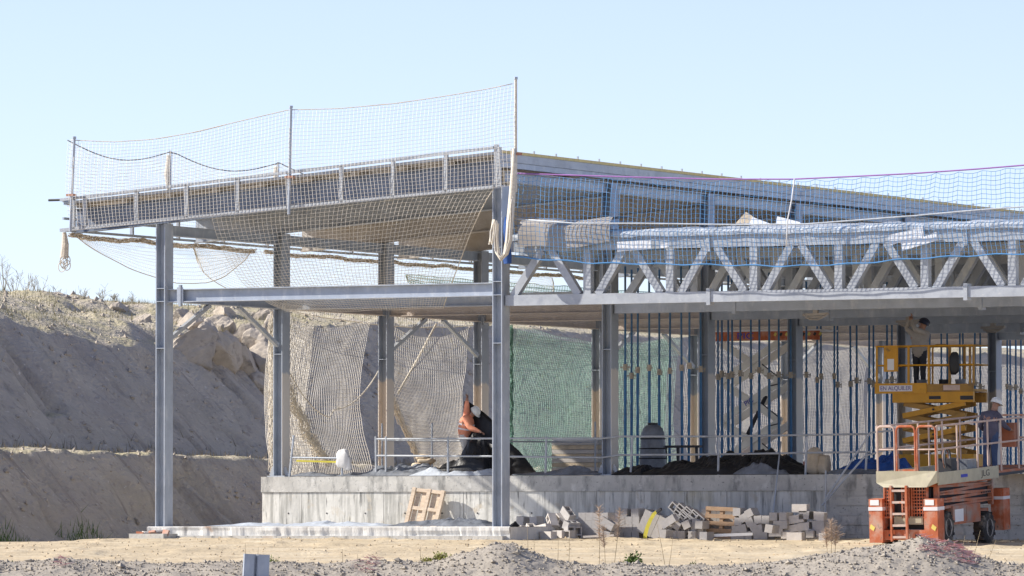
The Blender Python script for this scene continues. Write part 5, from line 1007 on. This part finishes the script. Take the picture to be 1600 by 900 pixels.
# grass and weeds on the hillside
def tufts(name, label, pts, n, hmin, hmax, m, seed, spread):
    rr_ = random.Random(seed); mb = MB(); pos = []
    for k in range(n): L, B = rr_.choice(pts); pos.append((L + rr_.gauss(0, spread), B + rr_.gauss(0, spread)))
    pos = np.array(pos); zz = hill(pos[:, 0], pos[:, 1])
    for k in range(n):
        L, B = pos[k]; p = W(L, B, zz[k] - .02); h_ = rr_.uniform(hmin, hmax); a_ = rr_.gauss(0, .3); w_ = h_ * .02 + .005
        mb.add([p + Vector((-w_, 0, 0)), p + Vector((w_, 0, 0)), p + Vector((math.sin(a_) * h_, rr_.gauss(0, .1) * h_, math.cos(a_) * h_))], [(0, 1, 2)])
    return tag(obj(name, mb, m), label, 'grass', kind='stuff')
rr_ = random.Random(3)
pl_pts = [(rr_.uniform(-33, -21), rr_.uniform(22, 62)) for _ in range(170)]
tufts('plateau_grass', 'yellow dry grass on the lit plateau above the cut', pl_pts, 5200, .08, .3, mat('plateau_straw', (.42, .36, .18), .9, 0, .3, 3), 1, .45)
tufts('bench_grass', 'dry grass fringe along the bench of the cut slope', [(-14.8 - rr_.random(), b) for b in np.arange(14, 60, .8)], 1500, .06, .25, DRY, 2, .35)
tufts('bench_weeds', 'dark tall weeds standing on the bench below the upper slope', [(-16.8, b) for b in np.arange(14, 56, 1.7)], 200, .1, .5, mat('weed_dark', (.20, .175, .12), .9), 4, .35)
def weed(label, px, L, h_, seed):
    B = px2B(px, L); t = thing('dry_weed', label, 'weed', W(L, B, hz(L, B) - .05)); r_ = random.Random(seed); mb = MB()
    for k in range(6):
        e_ = Vector((r_.gauss(0, .22), r_.gauss(0, .2), 1)) * h_ * r_.uniform(.5, 1); mb.tube([(0, 0, 0), e_ * .5, e_], [.012, .009, .005], 4, False)
        for q in range(6): c_ = e_ * r_.uniform(.45, 1); mb.tube([c_, c_ + Vector((r_.gauss(0, .09), r_.gauss(0, .09), .14))], .005, 3, False)
    obj('stems', mb, mat('weed_stem_%d' % seed, (.36, .33, .26), .9), t)
for i, (px, h_) in enumerate(((6, 1.7), (22, 1.2), (42, 1.4), (58, 1.5), (92, .7), (130, .75), (158, .9), (178, .5), (205, .5))): weed('dry weed on the skyline, %s from the left' % ['first', 'second', 'third', 'fourth', 'fifth', 'sixth', 'seventh', 'eighth', 'ninth'][i], px, -30 + (i % 3), h_ * .8, i)
tufts('toe_weeds', 'dark green weeds at the foot of the cut slope', [(-11.7, px2B(p, -11.7)) for p in (5, 15, 28, 40, 135, 160)], 700, .1, .5, LEAF, 6, .3)
rg = np.random.default_rng(8); n = 9000; sl_ = rg.uniform(-30, -12.4, n); sb_ = rg.uniform(12, 66, n); ss_ = .015 + .12 * rg.random(n) ** 5
base = np.array([(1, 0, 0), (-1, 0, 0), (0, 1, 0), (0, -1, 0), (0, 0, 1), (0, 0, -1)], float); tri = np.array([(0, 2, 4), (2, 1, 4), (1, 3, 4), (3, 0, 4), (2, 0, 5), (1, 2, 5), (3, 1, 5), (0, 3, 5)])
V = base[None] * (ss_[:, None, None] * rg.uniform(.5, 1.1, (n, 6, 1))) + rg.normal(0, .15, (n, 6, 3)) * ss_[:, None, None]; V += toW(sl_, sb_, hill(sl_, sb_))[:, None]
tag(obj('slope_stones', np_mesh('slope_stones', V.reshape(-1, 3), (tri[None] + (np.arange(n) * 6)[:, None, None]).reshape(-1, 3), ROCK, False)), 'small stones and clods scattered over the cut slope', 'stones', kind='stuff')
rr2 = random.Random(77)                       # spill of larger rocks on bench and toe
for i in range(16):
    L = rr2.choice((-11.5, -11.6, -15.2, -16.0)); B = rr2.uniform(14, 44); s = rr2.uniform(.12, .3); o = obj('fallen_rock', rocks[i % 6], loc=W(L, B, hz(L, B)), rot=(rr2.uniform(0, 3), rr2.uniform(0, 3), 0)); o.scale = (s, s, s * .8)
    tag(o, ('fallen rock on the bench of the cut slope, %s one' if L < -14 else 'fallen rock at the foot of the cut slope, %s one') % ['small flat', 'rounded', 'angular', 'pale', 'squat', 'upright', 'broad', 'tilted', 'sharp-edged', 'half-buried', 'tiny', 'wide', 'narrow', 'lumpy', 'split', 'smooth'][i], 'rock', 'rocks on the bench' if L < -14 else 'rocks at the slope foot')
print('objects', len(bpy.data.objects), 'tris', sum(len(m.polygons) for m in bpy.data.meshes))
